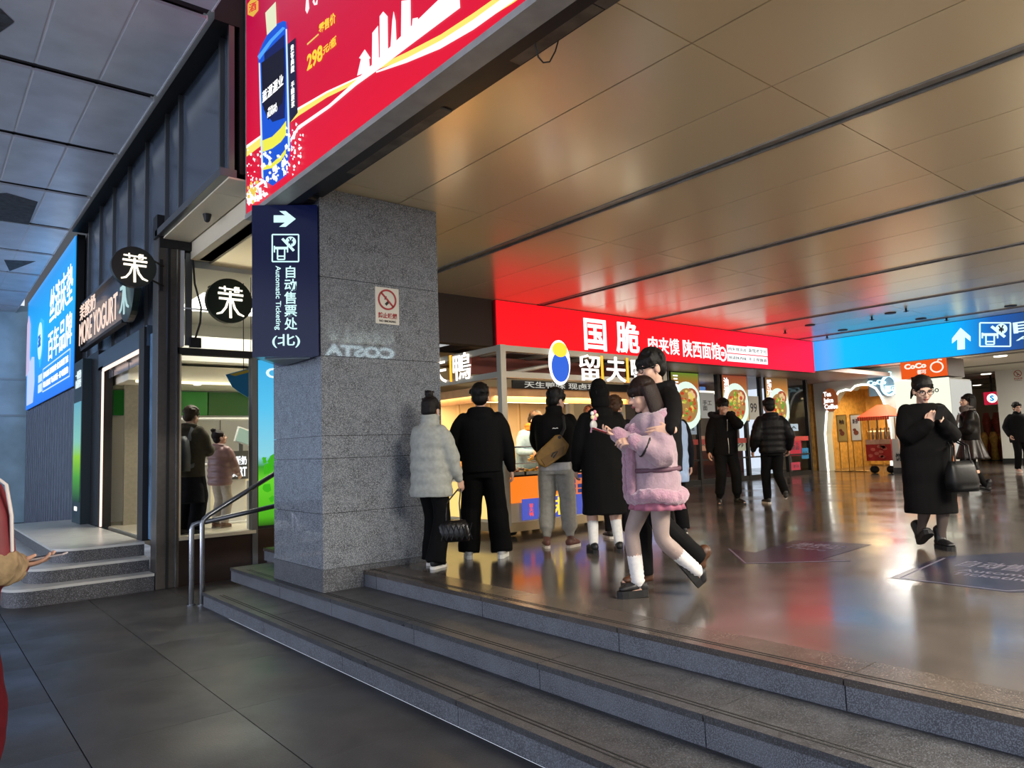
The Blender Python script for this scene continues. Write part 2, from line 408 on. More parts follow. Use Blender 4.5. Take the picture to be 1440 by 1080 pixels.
# left facade: strip of dark windows above, shop below
fac = struct(bx('wall_left', (2.45, 7.13, 4.40), (2.9, 15.6, 7.6), M_black))
struct(bx('wall_left', (2.46, 15.68, 3.02), (2.9, 26, 7.6), M_black))
bx('sill', (2.26, 7.13, 4.35), (2.42, 9.66, 4.43), M_mull, fac)
bx('shadow_fascia', (2.2, 7.13, 5.95), (2.45, 15.6, 6.6), M_black, fac)  # black fascia stands for the shadow in the gap behind the canopy edge
muls = [7.16, 7.44, 8.95, 9.56, 10.59, 11.64, 12.70, 13.76, 14.8]
for k, y in enumerate(muls):
    MB().box((2.345, y - .022, 4.4), (2.40, y + .022, 6.0)).build('mullion', M_mull, fac)
    if k: MB().box((2.39, muls[k - 1] + .03, 4.42 if y < 9.6 else 2.9), (2.41, y - .03, 5.98)).build('pane', M_dkglass, fac)
for y in (10.59, 11.64, 12.70, 13.76, 14.8): MB().box((2.35, y - .02, 3.0), (2.40, y + .02, 4.4)).build('mullion', M_mull, fac)
bx('cladding', (2.42, 9.66, 3.1), (2.46, 15.7, 4.4), M_dkmetal, fac)
for k, (ya, yb) in enumerate(((7.13, 7.6), (7.61, 9.6))):
    MB().box((2.34, ya, 4.33), (2.66, yb, 4.349)).build('soffit_panel', M_cream, fac)
bx('soffit_beam', (2.78, 7.5, 4.12), (2.93, 9.6, 4.36), M_track, fac)
bx('pillar_beam', (2.68, 7.46, 4.12), (2.94, 9.64, 4.40), M_cream, fac)
# corrugated wall and end wall in the left distance
cor = struct(bx('wall_left', (2.45, 15.6, 0), (2.7, 26, 3.0), M_dkmetal))
M_corr = mat('corrugated', '5d6472', rough=.45, metal=.4, noise=.1, nscale=4)
for k in range(22):
    y = 15.62 + k * .36
    if y < 23.3: MB().add([(2.44, y + .02, 0), (2.33, y + .07, 0), (2.33, y + .29, 0), (2.44, y + .34, 0), (2.44, y + .02, 3), (2.33, y + .07, 3), (2.33, y + .29, 3), (2.44, y + .34, 3)], [(0, 1, 5, 4)[::-1], (1, 2, 6, 5)[::-1], (2, 3, 7, 6)[::-1]]).build('panel', M_corr, cor)
M_frost = mat('frosted_glass', 'a6c6d6', rough=.25, noise=.25, nscale=1.2)
endw = struct(bx('wall_back', (-8, 24, 0), (2.45, 24.2, 6), M_frost))
for z in (2.9, 3.9): bx('rail', (-8, 23.95, z), (2.4, 24.0, z + .05), mat('end_rail', '9fb6c4', rough=.5), endw)
for x in (-2, -.2, 1.5): bx('rail', (x, 23.94, 0), (x + .05, 24.0, 6), MATS['end_rail'], endw)

# ---- yogurt shop on the corner
M_sill = mat('stone_sill', 'b9b39f', rough=.4)
cor_post = struct(bx('trim_4', (2.29, 9.60, 0), (2.55, 9.86, 4.38), mat('post_metal', '585450', rough=.35, metal=.5, noise=.1), bevel=.006)); cor_post['label'] = 'grey metal corner post of the shop'
bx('edge_strip', (2.40, 9.585, 0), (2.43, 9.60, 4.3), M_dkmetal, cor_post); bx('edge_strip', (2.50, 9.585, 0), (2.515, 9.60, 4.3), M_steel, cor_post)
shopb = struct(bx('wall_front', (2.55, 9.62, 0), (3.50, 9.70, .56), M_bronze))
bx('window_ledge', (2.55, 9.58, .56), (3.50, 9.80, .60), M_sill, shopb)
win = struct(bx('window_1', (2.56, 9.655, .60), (3.46, 9.667, 2.88), M_glass)); bx('frame', (2.52, 9.60, 2.88), (3.60, 9.72, 2.965), M_black, win)
bx('frame', (3.46, 9.60, 0), (3.53, 9.74, 2.9), M_mull, win); bx('frame', (2.545, 9.62, .6), (2.575, 9.70, 2.9), M_cream, win)
upw = struct(bx('window_2', (2.60, 9.655, 2.97), (3.9, 9.667, 4.2), M_glass)); bx('frame', (2.55, 9.61, 2.98), (2.60, 9.7, 4.24), M_seam, upw); bx('frame', (2.62, 9.63, 3.0), (2.70, 9.66, 4.2), M_mull, upw)
bx('frame', (2.3, 9.58, 4.22), (4.6, 9.72, 4.34), M_black, upw); bx('frame', (2.6, 9.62, 3.47), (2.95, 9.65, 3.485), M_seam, upw)
bx('cap', (2.26, 9.55, 4.34), (2.75, 9.75, 4.62), M_dkmetal, upw)
# shop interior
inn = struct(bx('wall_back', (2.45, 13.9, .5), (8.5, 14.05, 4.3), M_white))
struct(bx('floor', (2.42, 9.72, .45), (8.5, 14, .54), mat('shop_floor', 'c9c2ac', rough=.2)))
struct(bx('ceiling', (2.5, 9.75, 4.05), (8.5, 14, 4.15), mat('shop_ceiling', 'd8d6cf', rough=.7)))
struct(bx('wall_right', (6.0, 9.7, .45), (6.1, 14, 4.1), M_white))
bx('ceiling_duct', (2.62, 11.9, 3.1), (6, 13.9, 3.5), M_white, inn)
bx('bulkhead', (2.5, 12.2, 2.80), (6, 13.9, 3.05), mat('bulkhead', 'e2dcc8', rough=.6), inn)
bx('light_strip', (2.6, 12.15, 2.76), (6, 12.2, 2.80), glow('strip_glow', 'fff0c0', 2.2), inn)
bx('green_panel', (2.6, 13.80, 2.35), (4.15, 13.88, 2.78), mat('green_panel', '2f9a3c', rough=.3), inn); bx('green_panel', (4.17, 13.80, 2.35), (6, 13.88, 2.78), mat('green_dark', '236a2c', rough=.3), inn)
for k in range(5): MB().tube([(3.0 + k * .62, 12.6, 2.785), (3.0 + k * .62, 12.6, 2.80)], .06, n=12, cap=False).build('downlight', glow('downlight_glow', 'fff6e2', 3), inn)
for x in (3.2, 4.4): bx('wall_seam', (x, 13.88, .6), (x + .012, 13.9, 2.3), M_mull, inn)
# door in the left facade
dr = struct(bx('door_1', (2.30, 10.18, 3.05), (2.42, 13.4, 3.32), mat('door_head', '53616f', rough=.35, metal=.5))); 
bx('frame', (2.27, 10.20, .54), (2.45, 10.48, 3.3), M_black, dr); bx('frame', (2.30, 13.05, .54), (2.45, 13.4, 3.1), M_black, dr); bx('frame', (2.30, 13.4, .54), (2.42, 14.4, 3.4), M_dkmetal, dr)
Mled = glow('led_strip', 'ffdcc8', 1.6)
bx('led_strip', (2.285, 12.98, .55), (2.31, 13.03, 3.0), Mled, dr); bx('led_strip', (2.285, 10.50, .55), (2.31, 10.55, 3.0), Mled, dr); bx('led_strip', (2.285, 10.5, 3.0), (2.31, 13.0, 3.05), Mled, dr)
bx('side_glass', (2.34, 9.88, .56), (2.35, 10.2, 3.2), mat('side_glass', '6f93b4', rough=.05, spec=.8, noise=.4, nscale=2.3), dr)
bx('door_leaf', (2.62, 13.0, .54), (3.3, 13.07, 2.9), mat('door_leaf', '8d8570', rough=.4, noise=.1), dr); bx('handle', (2.9, 12.97, 1.5), (3.0, 13.0, 1.56), M_black, dr)
# steps of the yogurt shop with a rounded corner
def round_step(z0, z1, x0, yf, r, idx):
    pts = [(2.28, yf)] + [(x0 + r - r * math.sin(t), yf + r - r * math.cos(t)) for t in [i * math.pi / 2 / 8 for i in range(9)]] + [(x0, 15.4), (2.28, 15.4)]
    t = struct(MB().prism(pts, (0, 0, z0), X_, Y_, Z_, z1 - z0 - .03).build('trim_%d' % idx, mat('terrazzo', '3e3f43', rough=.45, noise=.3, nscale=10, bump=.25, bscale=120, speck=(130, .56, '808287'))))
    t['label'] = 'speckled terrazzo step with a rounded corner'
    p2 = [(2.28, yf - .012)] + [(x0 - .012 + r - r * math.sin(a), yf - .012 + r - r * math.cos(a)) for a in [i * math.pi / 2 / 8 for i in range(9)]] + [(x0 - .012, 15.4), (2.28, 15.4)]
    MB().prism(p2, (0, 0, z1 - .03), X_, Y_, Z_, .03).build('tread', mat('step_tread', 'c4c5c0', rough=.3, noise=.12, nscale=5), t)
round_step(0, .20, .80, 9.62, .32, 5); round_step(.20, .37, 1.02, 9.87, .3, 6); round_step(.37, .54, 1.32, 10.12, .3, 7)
# dark fascia above the stall and behind the pillar
struct(bx('wall_back', (3.9, 9.60, 3.3), (7.58, 9.8, 4.11), M_brown))
struct(bx('wall_back', (4.52, 9.62, .45), (5.0, 9.8, 3.3), mat('dim_panel', '9a8f78', rough=.5)))
struct(bx('wall_back', (5.0, 10.6, .45), (12.0, 10.8, 3.3), mat('cream_curtain', 'c8b48c', rough=.7)))

# ---- noodle shop: soffit, glass front, back wall
NY = 11.6
struct(bx('ceiling', (7.6, 9.72, 3.38), (23.4, NY + 4, 3.5), mat('soffit', '8a7a74', rough=.45, metal=.3)))
gw = struct(bx('wall_back', (12.0, NY + 3.6, .45), (23.4, NY + 3.8, 3.4), mat('shop_back', '7d6a58', rough=.7, noise=.3, nscale=1)))
bx('dado', (12, NY + 3.5, .45), (23.4, NY + 3.6, 1.6), mat('maroon', '4a1b1f', rough=.5), gw)
gx = [14.2, 15.05, 16.3, 17.35, 18.65, 19.75, 20.7, 21.9, 22.6]
gx = [at(p, 640, 1, NY)[0] for p in (942, 984, 1014, 1052, 1074, 1108, 1139)]
for k in range(len(gx) - 1):
    w = struct(bx('window_%d' % (k + 3), (gx[k] + .04, NY, .50), (gx[k + 1] - .04, NY + .012, 3.36), M_glass))
    bx('frame', (gx[k] - .05, NY - .05, .45), (gx[k] + .05, NY + .06, 3.38), M_black, w)
    bx('frame', (gx[k], NY - .04, .45), (gx[k + 1], NY + .05, .56), M_black, w); bx('frame', (gx[k], NY - .03, 1.05), (gx[k + 1], NY + .03, 1.09), M_black, w)
bx('frame', (gx[-1] - .05, NY - .05, .45), (gx[-1] + .05, NY + .06, 3.38), M_black, w)
struct(bx('wall_back', (7.6, NY + .05, .45), (gx[0], NY + .15, 3.4), mat('dim_wall', '51463d', rough=.7)))

# ---- cafe wall with the cloud-shaped opening, lobby walls beyond
CXW = 23.5
u0 = Vector((CXW, 9.4, .45))
def cpt(px, py): return uv_at(px, py, 0, CXW, FX, (CXW, 9.4, .45))
arch = [cpt(1165, 657), cpt(1161, 610), cpt(1163, 580), cpt(1172, 563), cpt(1180, 551), cpt(1190, 548), cpt(1197, 549), cpt(1203, 543), cpt(1212, 541), cpt(1222, 541), cpt(1232, 546), cpt(1240, 558), cpt(1246, 572), cpt(1252, 600), cpt(1254, 656)]
arch[0] = (arch[0][0], .0); arch[-1] = (arch[-1][0], .0)
outer = [(-2.9, 0), (-2.9, 3.25), (.95, 3.25), (.95, 0)]
M_grey = mat('grey_plaster', 'b4b8b0', rough=.6)
caf = struct(MB().prism([outer[0], outer[1], outer[2], outer[3]] + arch[::-1], u0, -Y_, Z_, -X_, -.45).build('wall_right', M_grey)); 
edge = MB(); edge.tube([Vector((CXW - .03, u0.y - p[0], u0.z + p[1])) for p in arch], .035, n=8); edge.build('neon_tube', glow('neon_white', 'fff8ea', 2.2), caf)
M_gold = mat('gold_wood', 'b58a45', rough=.45, noise=.3, nscale=8, metal=.2)
cb = struct(bx('wall_back', (27.5, 9.3, .45), (27.7, 13.2, 3.6), mat('cafe_back', 'c79a55', rough=.5, noise=.25, nscale=3)))
struct(bx('wall_right', (CXW, 12.4, .45), (27.7, 12.6, 3.6), M_gold)); struct(bx('wall_right', (23.95, 9.0, .45), (24.4, 9.15, 3.6), M_grey)); struct(bx('wall_right', (24.4, 9.15, .45), (27.7, 9.3, 3.6), M_grey))
struct(bx('ceiling', (23.96, 9.3, 3.3), (27.6, 12.5, 3.4), mat('cafe_ceiling', 'd9b276', rough=.6)))
for k in range(6): bx('plank', (27.44, 9.4 + k * .5, .5), (27.5, 9.84 + k * .5, 1.6), M_gold, cb)
bx('shelf', (27.2, 9.4, 1.75), (27.5, 12.3, 1.82), M_gold, cb); bx('light_strip', (27.3, 9.4, 1.70), (27.45, 12.3, 1.74), glow('shelf_glow', 'ffd890', 2.5), cb)
# plain white hall walls beyond
wb = struct(bx('wall_back', (29, -3, .45), (29.4, 8.55, 3.66), M_white)); bx('skirting', (28.96, -3, .45), (29, 8.55, .62), M_black, wb)
struct(bx('wall_back', (44, -12, .45), (44.3, 16, 4), mat('far_wall', 'c8bfae', rough=.7, noise=.2, nscale=.6)))
struct(bx('wall_right', (24, 14, .45), (44, 14.3, 4), mat('far_wall_side', 'b9ac98', rough=.7)))
# facade of the opposite row of shops, behind and to the right of the view
opp = struct(bx('wall_front', (3.7, -9.3, .45), (40, -9, 4.14), M_brown))
for k in (0, 3, 4, 5, 6, 7, 8): bx('added_lit_window', (4.2 + k * 3.6, -8.98, .95), (7.2 + k * 3.6, -8.95, 3.0), glow('shop_fill_glow', 'ffe2bc', 2.5), opp)  # unseen glowing panels added to uplight the hall ceiling; gap keeps pillar clear
opp2 = struct(bx('wall_right', (-14, -6, 0), (-13.7, 26, 5), mat('street_wall', '5a5f6a', rough=.8)))
for k in range(6): bx('added_lit_window', (-13.69, -4 + k * 4.6, 1), (-13.66, -.6 + k * 4.6, 3.6), glow('street_fill_glow', 'dfe5fa', 11), opp2)  # glowing panels added out of view to light canopy, steps and hall ceiling
# ================================================================ SIGNS AND SCREENS
def at_plane(px, py, p0, n):
    d = Vector(RW @ np.array([px - CX, py - CY, FPX])); c = Vector(CAMP)
    return c + d * ((Vector(p0) - c).dot(n) / d.dot(n))
class Face:
    """a flat face in the scene: origin, frame; px() surveys a pixel of the photograph onto it"""
    def __init__(s, o0, frame): s.o = Vector(o0); s.f = frame
    def px(s, x, y):
        d = at_plane(x, y, s.o, s.f[2]) - s.o; return (d.dot(s.f[0]), d.dot(s.f[1]))
    def pts(s, L): return [s.px(*p) for p in L]
    def box(s, x0, y0, x1, y1):
        a = s.px(x0, y1); b = s.px(x1, y0); c = s.px(x0, y0); d = s.px(x1, y1)
        return (a[0], (a[1] + d[1]) / 2, b[0], (b[1] + c[1]) / 2)
    def qbox(s, L):
        P = s.pts(L); return (min(p[0] for p in P), min(p[1] for p in P), max(p[0] for p in P), max(p[1] for p in P))
Gw = glow('sign_white', 'ffffff', 1.5)
Gyl = glow('sign_yellow', 'ffd23a', 1.1)
def strokes(name, L, w, fc, m, parent, lift=.003, depth=.005):
    return flats(name, [stroke(p, w) for p in L], fc.f, fc.o, m, parent, depth, lift)

# ---- big advertising screen over the edge of the hall
led = thing('advertising_screen', 'huge red lit advertising screen with a blue bottle hanging over the steps', 'screen', (2.6, 4, 3.9))
bx('cabinet', (2.52, -.5, 3.93), (2.76, 7.10, 7.0), M_dkmetal, led)
F = Face((2.5, 7.08, 3.975), FX)
M_led = ramp_glow('led_red', [(0, 'ee0232'), (.35, 'df0038'), (1, 'c40044')], 2, 3.95, 5.9, .95)
bx('display', (2.5, -.45, 3.975), (2.52, 7.08, 6.95), M_led, led)
M_fg = mat('frame_grey', '9a9894', rough=.45, noise=.15, nscale=6)
bx('frame', (2.49, -.5, 3.925), (2.66, 7.10, 3.972), M_fg, led); bx('frame', (2.495, 7.08, 3.975), (2.56, 7.10, 7.0), M_fg, led)
for k in range(10): bx('underside_plate', (2.77, -.4 + k * .75, 3.985 + .01 * (k % 3)), (2.925, .33 + k * .75, 4.02), mat('worn_plate', '5f5a52', rough=.5, metal=.2, noise=.5, nscale=7), led)
C2 = lambda L: [(340 + x * .2965, y * .2965) for x, y in L]
C3 = lambda L: [(320 + x / 3, y / 3) for x, y in L]
def art(name, polys, col, lift, s=1.0):
    o = flats(name, [F.pts(p) for p in polys], F.f, F.o, glow('led_' + col, col, s), led, .002, lift)
    if name == 'splash': o['kind'] = 'stuff'
    return o
rib = lambda L, w: stroke(F.pts(L), w)
flats('ribbon', [rib(C3([(82, 640), (150, 590), (300, 475), (420, 400), (540, 345), (620, 300)]), [.10, .09, .06, .045, .03, .02]), rib(C3([(620, 292), (760, 235), (900, 170), (1040, 85), (1200, -20), (1300, -90)]), [.02, .05, .07, .085, .1, .1])], F.f, F.o, glow('led_gold', 'f3dc6a', 1.2), led, .002, .002)
flats('ribbon', [rib(C3([(82, 620), (150, 570), (300, 460), (420, 390), (560, 325)]), [.03, .02, .02, .015, .01]), rib(C3([(85, 820), (180, 740), (300, 540), (430, 450), (545, 350), (640, 270), (760, 165), (900, 45), (980, -30)]), [.03, .03, .035, .03, .04, .08, .12, .16, .2]), rib(C3([(630, 305), (760, 255), (900, 190), (1040, 105), (1220, -25)]), [.01, .03, .05, .06, .06])], F.f, F.o, glow('led_white', 'ffeef2', 1.3), led, .002, .004)
sky = [C3([(550, 320), (566, 250), (558, 246), (582, 210), (606, 246), (600, 250), (604, 300)]), C3([(612, 300), (614, 140), (638, 110), (642, 260)]), C3([(646, 260), (645, 70), (660, 50), (678, 70), (680, 220)]), C3([(690, 215), (698, 90), (704, 50), (712, 90), (716, 190)]), C3([(735, 175), (737, 5), (775, 0), (776, 130)]), C3([(780, 130), (784, 80), (806, 75), (806, 110)])]
art('skyline', sky, 'ffe9ef', .005, 1.25)
art('emblem', [C2([(30, 20), (52, -10), (80, 5), (80, 50), (55, 80), (30, 70)])], 'e9b64a', .003)
art('logo_stroke', [C2([(308, -10), (318, -10), (322, 40), (312, 66), (304, 50)]), C2([(338, 10), (344, -10), (350, 20), (362, -10), (360, 22), (346, 26)])], 'fff4f6', .003)
art('bottle', [C2([(80, 265), (104, 205), (122, 170), (160, 120), (200, 100), (214, 104), (218, 130), (221, 500), (236, 690), (216, 830), (150, 882), (106, 852), (96, 600), (88, 350)])], '0b55d8', .006, 1.0)
art('bottle_cap', [C2([(116, 62), (165, 10), (169, 122), (124, 168)])], 'e8ecc8', .0075)
art('bottle_shade', [C2([(112, 255), (206, 165), (212, 330), (208, 560), (150, 580), (108, 520)])], '071c66', .008, .8)
art('bottle_label', [C2([(98, 300), (205, 225), (206, 400), (196, 490), (130, 570), (104, 500)])], '101030', .0095, .6)
art('bottle_rim', [C2([(80, 270), (140, 190), (200, 130), (212, 135), (150, 200), (90, 285)])], '4fa0ff', .0105, 1.1)
art('bottle_edge', [C2([(86, 300), (92, 300), (108, 850), (100, 840)]), C2([(214, 140), (220, 140), (234, 690), (226, 720)])], 'bfe0ff', .0105, 1.2)
art('bottle_band', [C2([(104, 668), (150, 650), (190, 610), (216, 575), (216, 640), (190, 675), (150, 705), (106, 722)]), C2([(106, 790), (150, 775), (190, 740), (216, 705), (214, 730), (190, 765), (150, 798), (106, 808)])], 'e9e64a', .0105, 1.1)
random.seed(3)
def drops(n, x0, y0, x1, y1, r):
    out = []
    for i in range(n):
        cx, cy = random.uniform(x0, x1), random.uniform(y0, y1); k = random.choice((3, 4, 5)); rr = random.uniform(.4, 1) * r; a = random.random() * 6; st = random.uniform(1, 2.4)
        q_ = C2([(cx + rr * math.cos(a + t * 2 * math.pi / k), cy + rr * st * math.sin(a + t * 2 * math.pi / k)) for t in range(k)])
        if all(0.01 < p[0] and 0.01 < p[1] for p in F.pts(q_)): out.append(q_)
    return out
art('splash', drops(60, 28, 860, 130, 1000, 12) + drops(40, 100, 720, 220, 860, 9) + drops(55, 215, 590, 300, 840, 7) + drops(22, 30, 690, 100, 860, 6), 'f6f8ff', .012, 1.25)
art('splash', drops(16, 30, 860, 110, 960, 10), 'e6c850', .0125, 1.1)
art('carton', [C2([(216, 215), (258, 180), (268, 535), (230, 585)])], '17183f', .005, .9)
Fq = lambda L: F.pts(C2(L))
textq('carton_text', '贵\n客\n典\n藏', Fq([(238, 350), (254, 340), (252, 208), (236, 218)]), F, Gw, led, .004, .002, .009)
textq('carton_text', '手\n酿\n原\n浆', Fq([(240, 515), (256, 505), (254, 382), (238, 392)]), F, Gw, led, .004, .002, .009)
textq('label_text', '蓝渥渥业', Fq([(104, 492), (203, 405), (203, 348), (104, 438)]), F, Gw, led, .01, .002, .012)
textq('label_text', 'HUAIWO', Fq([(128, 562), (174, 528), (174, 500), (128, 534)]), F, Gw, led, .01, .002, .012)
textq('label_text', '46%vol', Fq([(130, 530), (170, 502), (170, 488), (130, 514)]), F, Gw, led, .01, .002, .012)
textq('price_text', '零售价', Fq([(368, 166), (448, 108), (446, 55), (368, 118)]), F, Gyl, led, .015, .002, .004)
textq('price_text', '298', Fq([(312, 340), (386, 284), (384, 208), (312, 264)]), F, Gyl, led, .03, .002, .004)
textq('price_text', '元/瓶', Fq([(388, 264), (450, 216), (450, 166), (388, 226)]), F, Gyl, led, .015, .002, .004)
textq('emblem_text', '酒', Fq([(38, 64), (72, 46), (72, 6), (38, 22)]), F, glow('led_df0038', 'df0038', 1), led, .01, .002, .006)
art('dash', [C2([(312, 208), (366, 160), (367, 166), (313, 215)])], 'f3d06a', .004)
bx('edge_channel', (2.77, -11.5, 4.0), (2.94, 6.28, 4.3), M_dkmetal, led)

# ---- triangular direction sign on the pillar
A_, B_, C_ = Vector((2.39, 6.63, 0)), Vector((2.89, 6.29, 0)), Vector((2.905, 7.25, 0))
dsn = thing('direction_sign', 'dark navy triangular ticketing sign with white arrow projecting from the granite pillar', 'sign', (2.8, 6.7, 2.47))
M_navy = mat('navy_face', '0a1030', rough=.2, ecol='0c1440', emit=.35)
pr = MB(); pr.prism([(A_.x, A_.y), (B_.x, B_.y), (C_.x, C_.y)], (0, 0, 2.475), X_, Y_, Z_, 1.445); pr.build('cabinet', M_navy, dsn)
ins = MB(); ins.prism([(2.52, 6.66), (2.86, 6.42), (2.87, 7.05)], (0, 0, 2.462), X_, Y_, Z_, .012); ins.build('base_plate', mat('base_plate', '707b80', rough=.4, metal=.5), dsn)
dr_ = (B_ - A_).normalized(); FD = (dr_, Z_, dr_.cross(Z_)); D = Face((A_.x, A_.y, 2.475), FD)
cyan = glow('sign_cyan', 'cdf6f6', 1.2)
flat('arrow', D.pts([(385, 303), (401, 303), (393, 297), (402, 297), (416, 308), (402, 319), (393, 319), (401, 313), (385, 313)]), D.f, D.o, cyan, dsn, .003, .002)
def picto(fc, x0, y0, x1, y1, m, parent, w):
    """ticket machine pictogram: frame, ticket in a slot, hand with coin"""
    P = lambda a, b: fc.px(x0 + (x1 - x0) * a, y0 + (y1 - y0) * b)
    S = [stroke([P(0, 0), P(1, 0)], w), stroke([P(1, 0), P(1, 1)], w), stroke([P(1, 1), P(0, 1)], w), stroke([P(0, 1), P(0, 0)], w),
         stroke([P(.08, .5), P(.58, .5)], w * 2), stroke([P(.08, .42), P(.08, .66)], w), stroke([P(.58, .42), P(.58, .66)], w), stroke([P(.2, .5), P(.2, .92)], w), stroke([P(.47, .5), P(.47, .92)], w), stroke([P(.2, .92), P(.47, .92)], w), stroke([P(.2, .8), P(.47, .8)], w),
         stroke([P(.38, .15), P(.82, .6)], w * 2)]
    c = P(.7, .26); r = abs(P(.9, .26)[0] - c[0]); flats('pictogram', S + [disc(c, r)], fc.f, fc.o, m, parent, .003, .002)
    text('pictogram_text', '¥', (c[0] - r * .5, c[1] - r * .7, c[0] + r * .5, c[1] + r * .7), fc.f, fc.o, M_navy, parent, .03, .002, .006)
picto(D, 383, 330, 420, 368, cyan, dsn, .012)
text('sign_text', '自\n动\n售\n票\n处', D.box(400, 374, 417.5, 464), D.f, D.o, cyan, dsn, .012, .003)
text('sign_text', 'Automatic Ticketing', D.box(386, 374, 395, 464), D.f, D.o, cyan, dsn, .008, .003, rot=-90)
text('sign_text', '(北)', D.box(383, 470, 422, 489), D.f, D.o, cyan, dsn, .01, .003)

# ---- no smoking plates
def no_smoking(fc, q, label, W_, H_):
    o = thing('no_smoking_sign', label, 'sign', fc.o + fc.f[0] * q[0] + fc.f[1] * q[1], 'no smoking signs')
    MB().prism(rect(q[0], q[1], q[2], q[3]), fc.o, *fc.f, .006).build('plate', mat('plate_cream', 'd3cfc4', rough=.4), o)
    w = q[2] - q[0]; h = q[3] - q[1]; c = (q[0] + w / 2, q[1] + h * .67); r = w * .36; red = mat('sign_red', 'a01e28', rough=.5)
    ring = [stroke(disc(c, r, 33) + [disc(c, r, 33)[0]], w * .07), stroke([(c[0] - r * .7, c[1] + r * .7), (c[0] + r * .7, c[1] - r * .7)], w * .07)]
    flats('symbol', ring, fc.f, fc.o, red, o, .002, .007)
    flats('cigarette', [stroke([(c[0] - r * .2, c[1] - r * .55), (c[0] + r * .15, c[1] - r * .2)], w * .1), stroke([(c[0] - r * .3, c[1]), (c[0] - r * .1, c[1] + r * .35)], w * .04)], fc.f, fc.o, M_black, o, .002, .0065)
    text('sign_text', '禁止吸烟', (q[0] + w * .1, q[1] + h * .15, q[2] - w * .1, q[1] + h * .31), fc.f, fc.o, red, o, .03, .002, .007)
    text('sign_text', 'NO SMOKING', (q[0] + w * .15, q[1] + h * .05, q[2] - w * .15, q[1] + h * .11), fc.f, fc.o, M_black, o, .02, .002, .007)
PF = Face((PX0, PY0, .3), FY)
no_smoking(PF, PF.box(528, 405, 560, 456), 'cream no smoking plate on the grey granite pillar', 1, 1)
WF = Face((29, 5, .45), FX)
no_smoking(WF, WF.box(1425, 520, 1438, 536), 'small no smoking plate high on the white wall at the right edge', 1, 1)
# lit cafe sign hanging across the hall (its mirror image shows on the pillar)
cs = thing('cafe_sign', 'white lit lettering of a cafe hung out of view across the hall', 'sign', (8, -2.6, 3.8))
text('sign_text', 'COSTA', (0, 0, 1.8, .27), (-X_, Z_, Y_), (8.93, -2.6, 3.80), glow('costa_white', 'd8f6ff', 9), cs, .045, .02)
bx('hanger', (7.1, -2.66, 3.78), (8.95, -2.62, 4.11), M_black, cs)

# ---- red fascia of the noodle shop and the blue overhead sign
R_ = Face((7.6, 9.53, 3.27), FY)
red = thing('shop_fascia_sign', 'long glowing red shop fascia with white Chinese lettering above the noodle shop', 'sign', (13, 9.6, 3.27))
bx('light_box', (7.6, 9.545, 3.27), (18.36, 9.72, 4.10), mat('fascia_body', '7a1016', rough=.5), red)
bx('lit_face', (7.62, 9.53, 3.275), (18.36, 9.545, 4.095), ramp_glow('fascia_red', [(0, 'f2101c'), (.5, 'f8101e'), (1, 'fa0a3a')], 0, 7.6, 18.4, 1.25), red)
wh = glow('fascia_white', 'ffffff', 1.4)
def rt(s, x0, y0, x1, y1, b=.008): return text('sign_text', s, R_.box(x0, y0, x1, y1), R_.f, R_.o, wh, red, b, .01)
rt('国', 822, 449, 851, 493, .02); rt('脆', 867, 452, 897, 497, .02)
rt('肉夹馍', 912, 475, 954, 498); rt('陕西面馆', 961, 480, 1011, 504)
q = R_.box(1012, 489, 1020, 507); flats('stamp', [stroke(disc(((q[0] + q[2]) / 2, (q[1] + q[3]) / 2), (q[2] - q[0]) / 2, 24, (q[3] - q[1]) / 2) + [disc(((q[0] + q[2]) / 2, (q[1] + q[3]) / 2), (q[2] - q[0]) / 2, 24, (q[3] - q[1]) / 2)[0]], .04)], R_.f, R_.o, wh, red, .01, .002)
text('sign_text', '百\n年', (q[0] + .05, q[1] + .1, q[2] - .05, q[3] - .1), R_.f, R_.o, wh, red, .01, .01)
for x0, x1, y0, y1, s in ((1022.5, 1050, 486.5, 497, '肉夹馍凉皮'), (1051, 1078, 488.5, 499.5, '面馆老字号'), (1023, 1050, 498.5, 509, '地道陕西味'), (1051, 1078.5, 501, 511.5, '手工现做面')):
    b = R_.box(x0, y0, x1, y1); flat('plaque', rect(*b), R_.f, R_.o, wh, red, .01, .002)
    text('plaque_text', s, (b[0] + .04, b[1] + .05, b[2] - .04, b[3] - .05), R_.f, R_.o, mat('ink_dark', '30181c', rough=.6), red, .0, .004, .013)
BL = Face((18.38, 9.6, 3.31), FX)
blu = thing('overhead_sign', 'bright blue overhead direction sign turning navy with white arrow and ticket symbol', 'sign', (18.5, 5, 3.31))
bx('light_box', (18.40, -3, 3.31), (18.6, 9.6, 4.105), M_dkmetal, blu)
bx('lit_face', (18.38, -3, 3.315), (18.40, 9.6, 4.10), ramp_glow('blue_face', [(0, '22386c'), (.60, '24406f'), (.665, '1a5cb0'), (.73, '00aeff'), (.93, '00b8ff'), (.97, '5aa4f4'), (1, '2a9cf0')], 1, -3, 9.6, 1.15), blu)
cy2 = glow('sign_pale', 'd8fbfb', 1.2)
flat('arrow', BL.pts([(1346.5, 492), (1346.5, 477), (1339, 483), (1339, 476), (1351, 461), (1365, 473), (1365, 480), (1357, 474), (1357, 491)]), BL.f, BL.o, cy2, blu, .01)
picto(BL, 1378, 454, 1421, 487, cy2, blu, .03)
for k in range(0): pass
text('sign_text', '自动售票处(北)', (lambda a, b: (a[0], a[1], a[0] + 5.2, b[1]))(BL.px(1426, 472), BL.px(1426, 451)), BL.f, BL.o, cy2, blu, .015, .01)
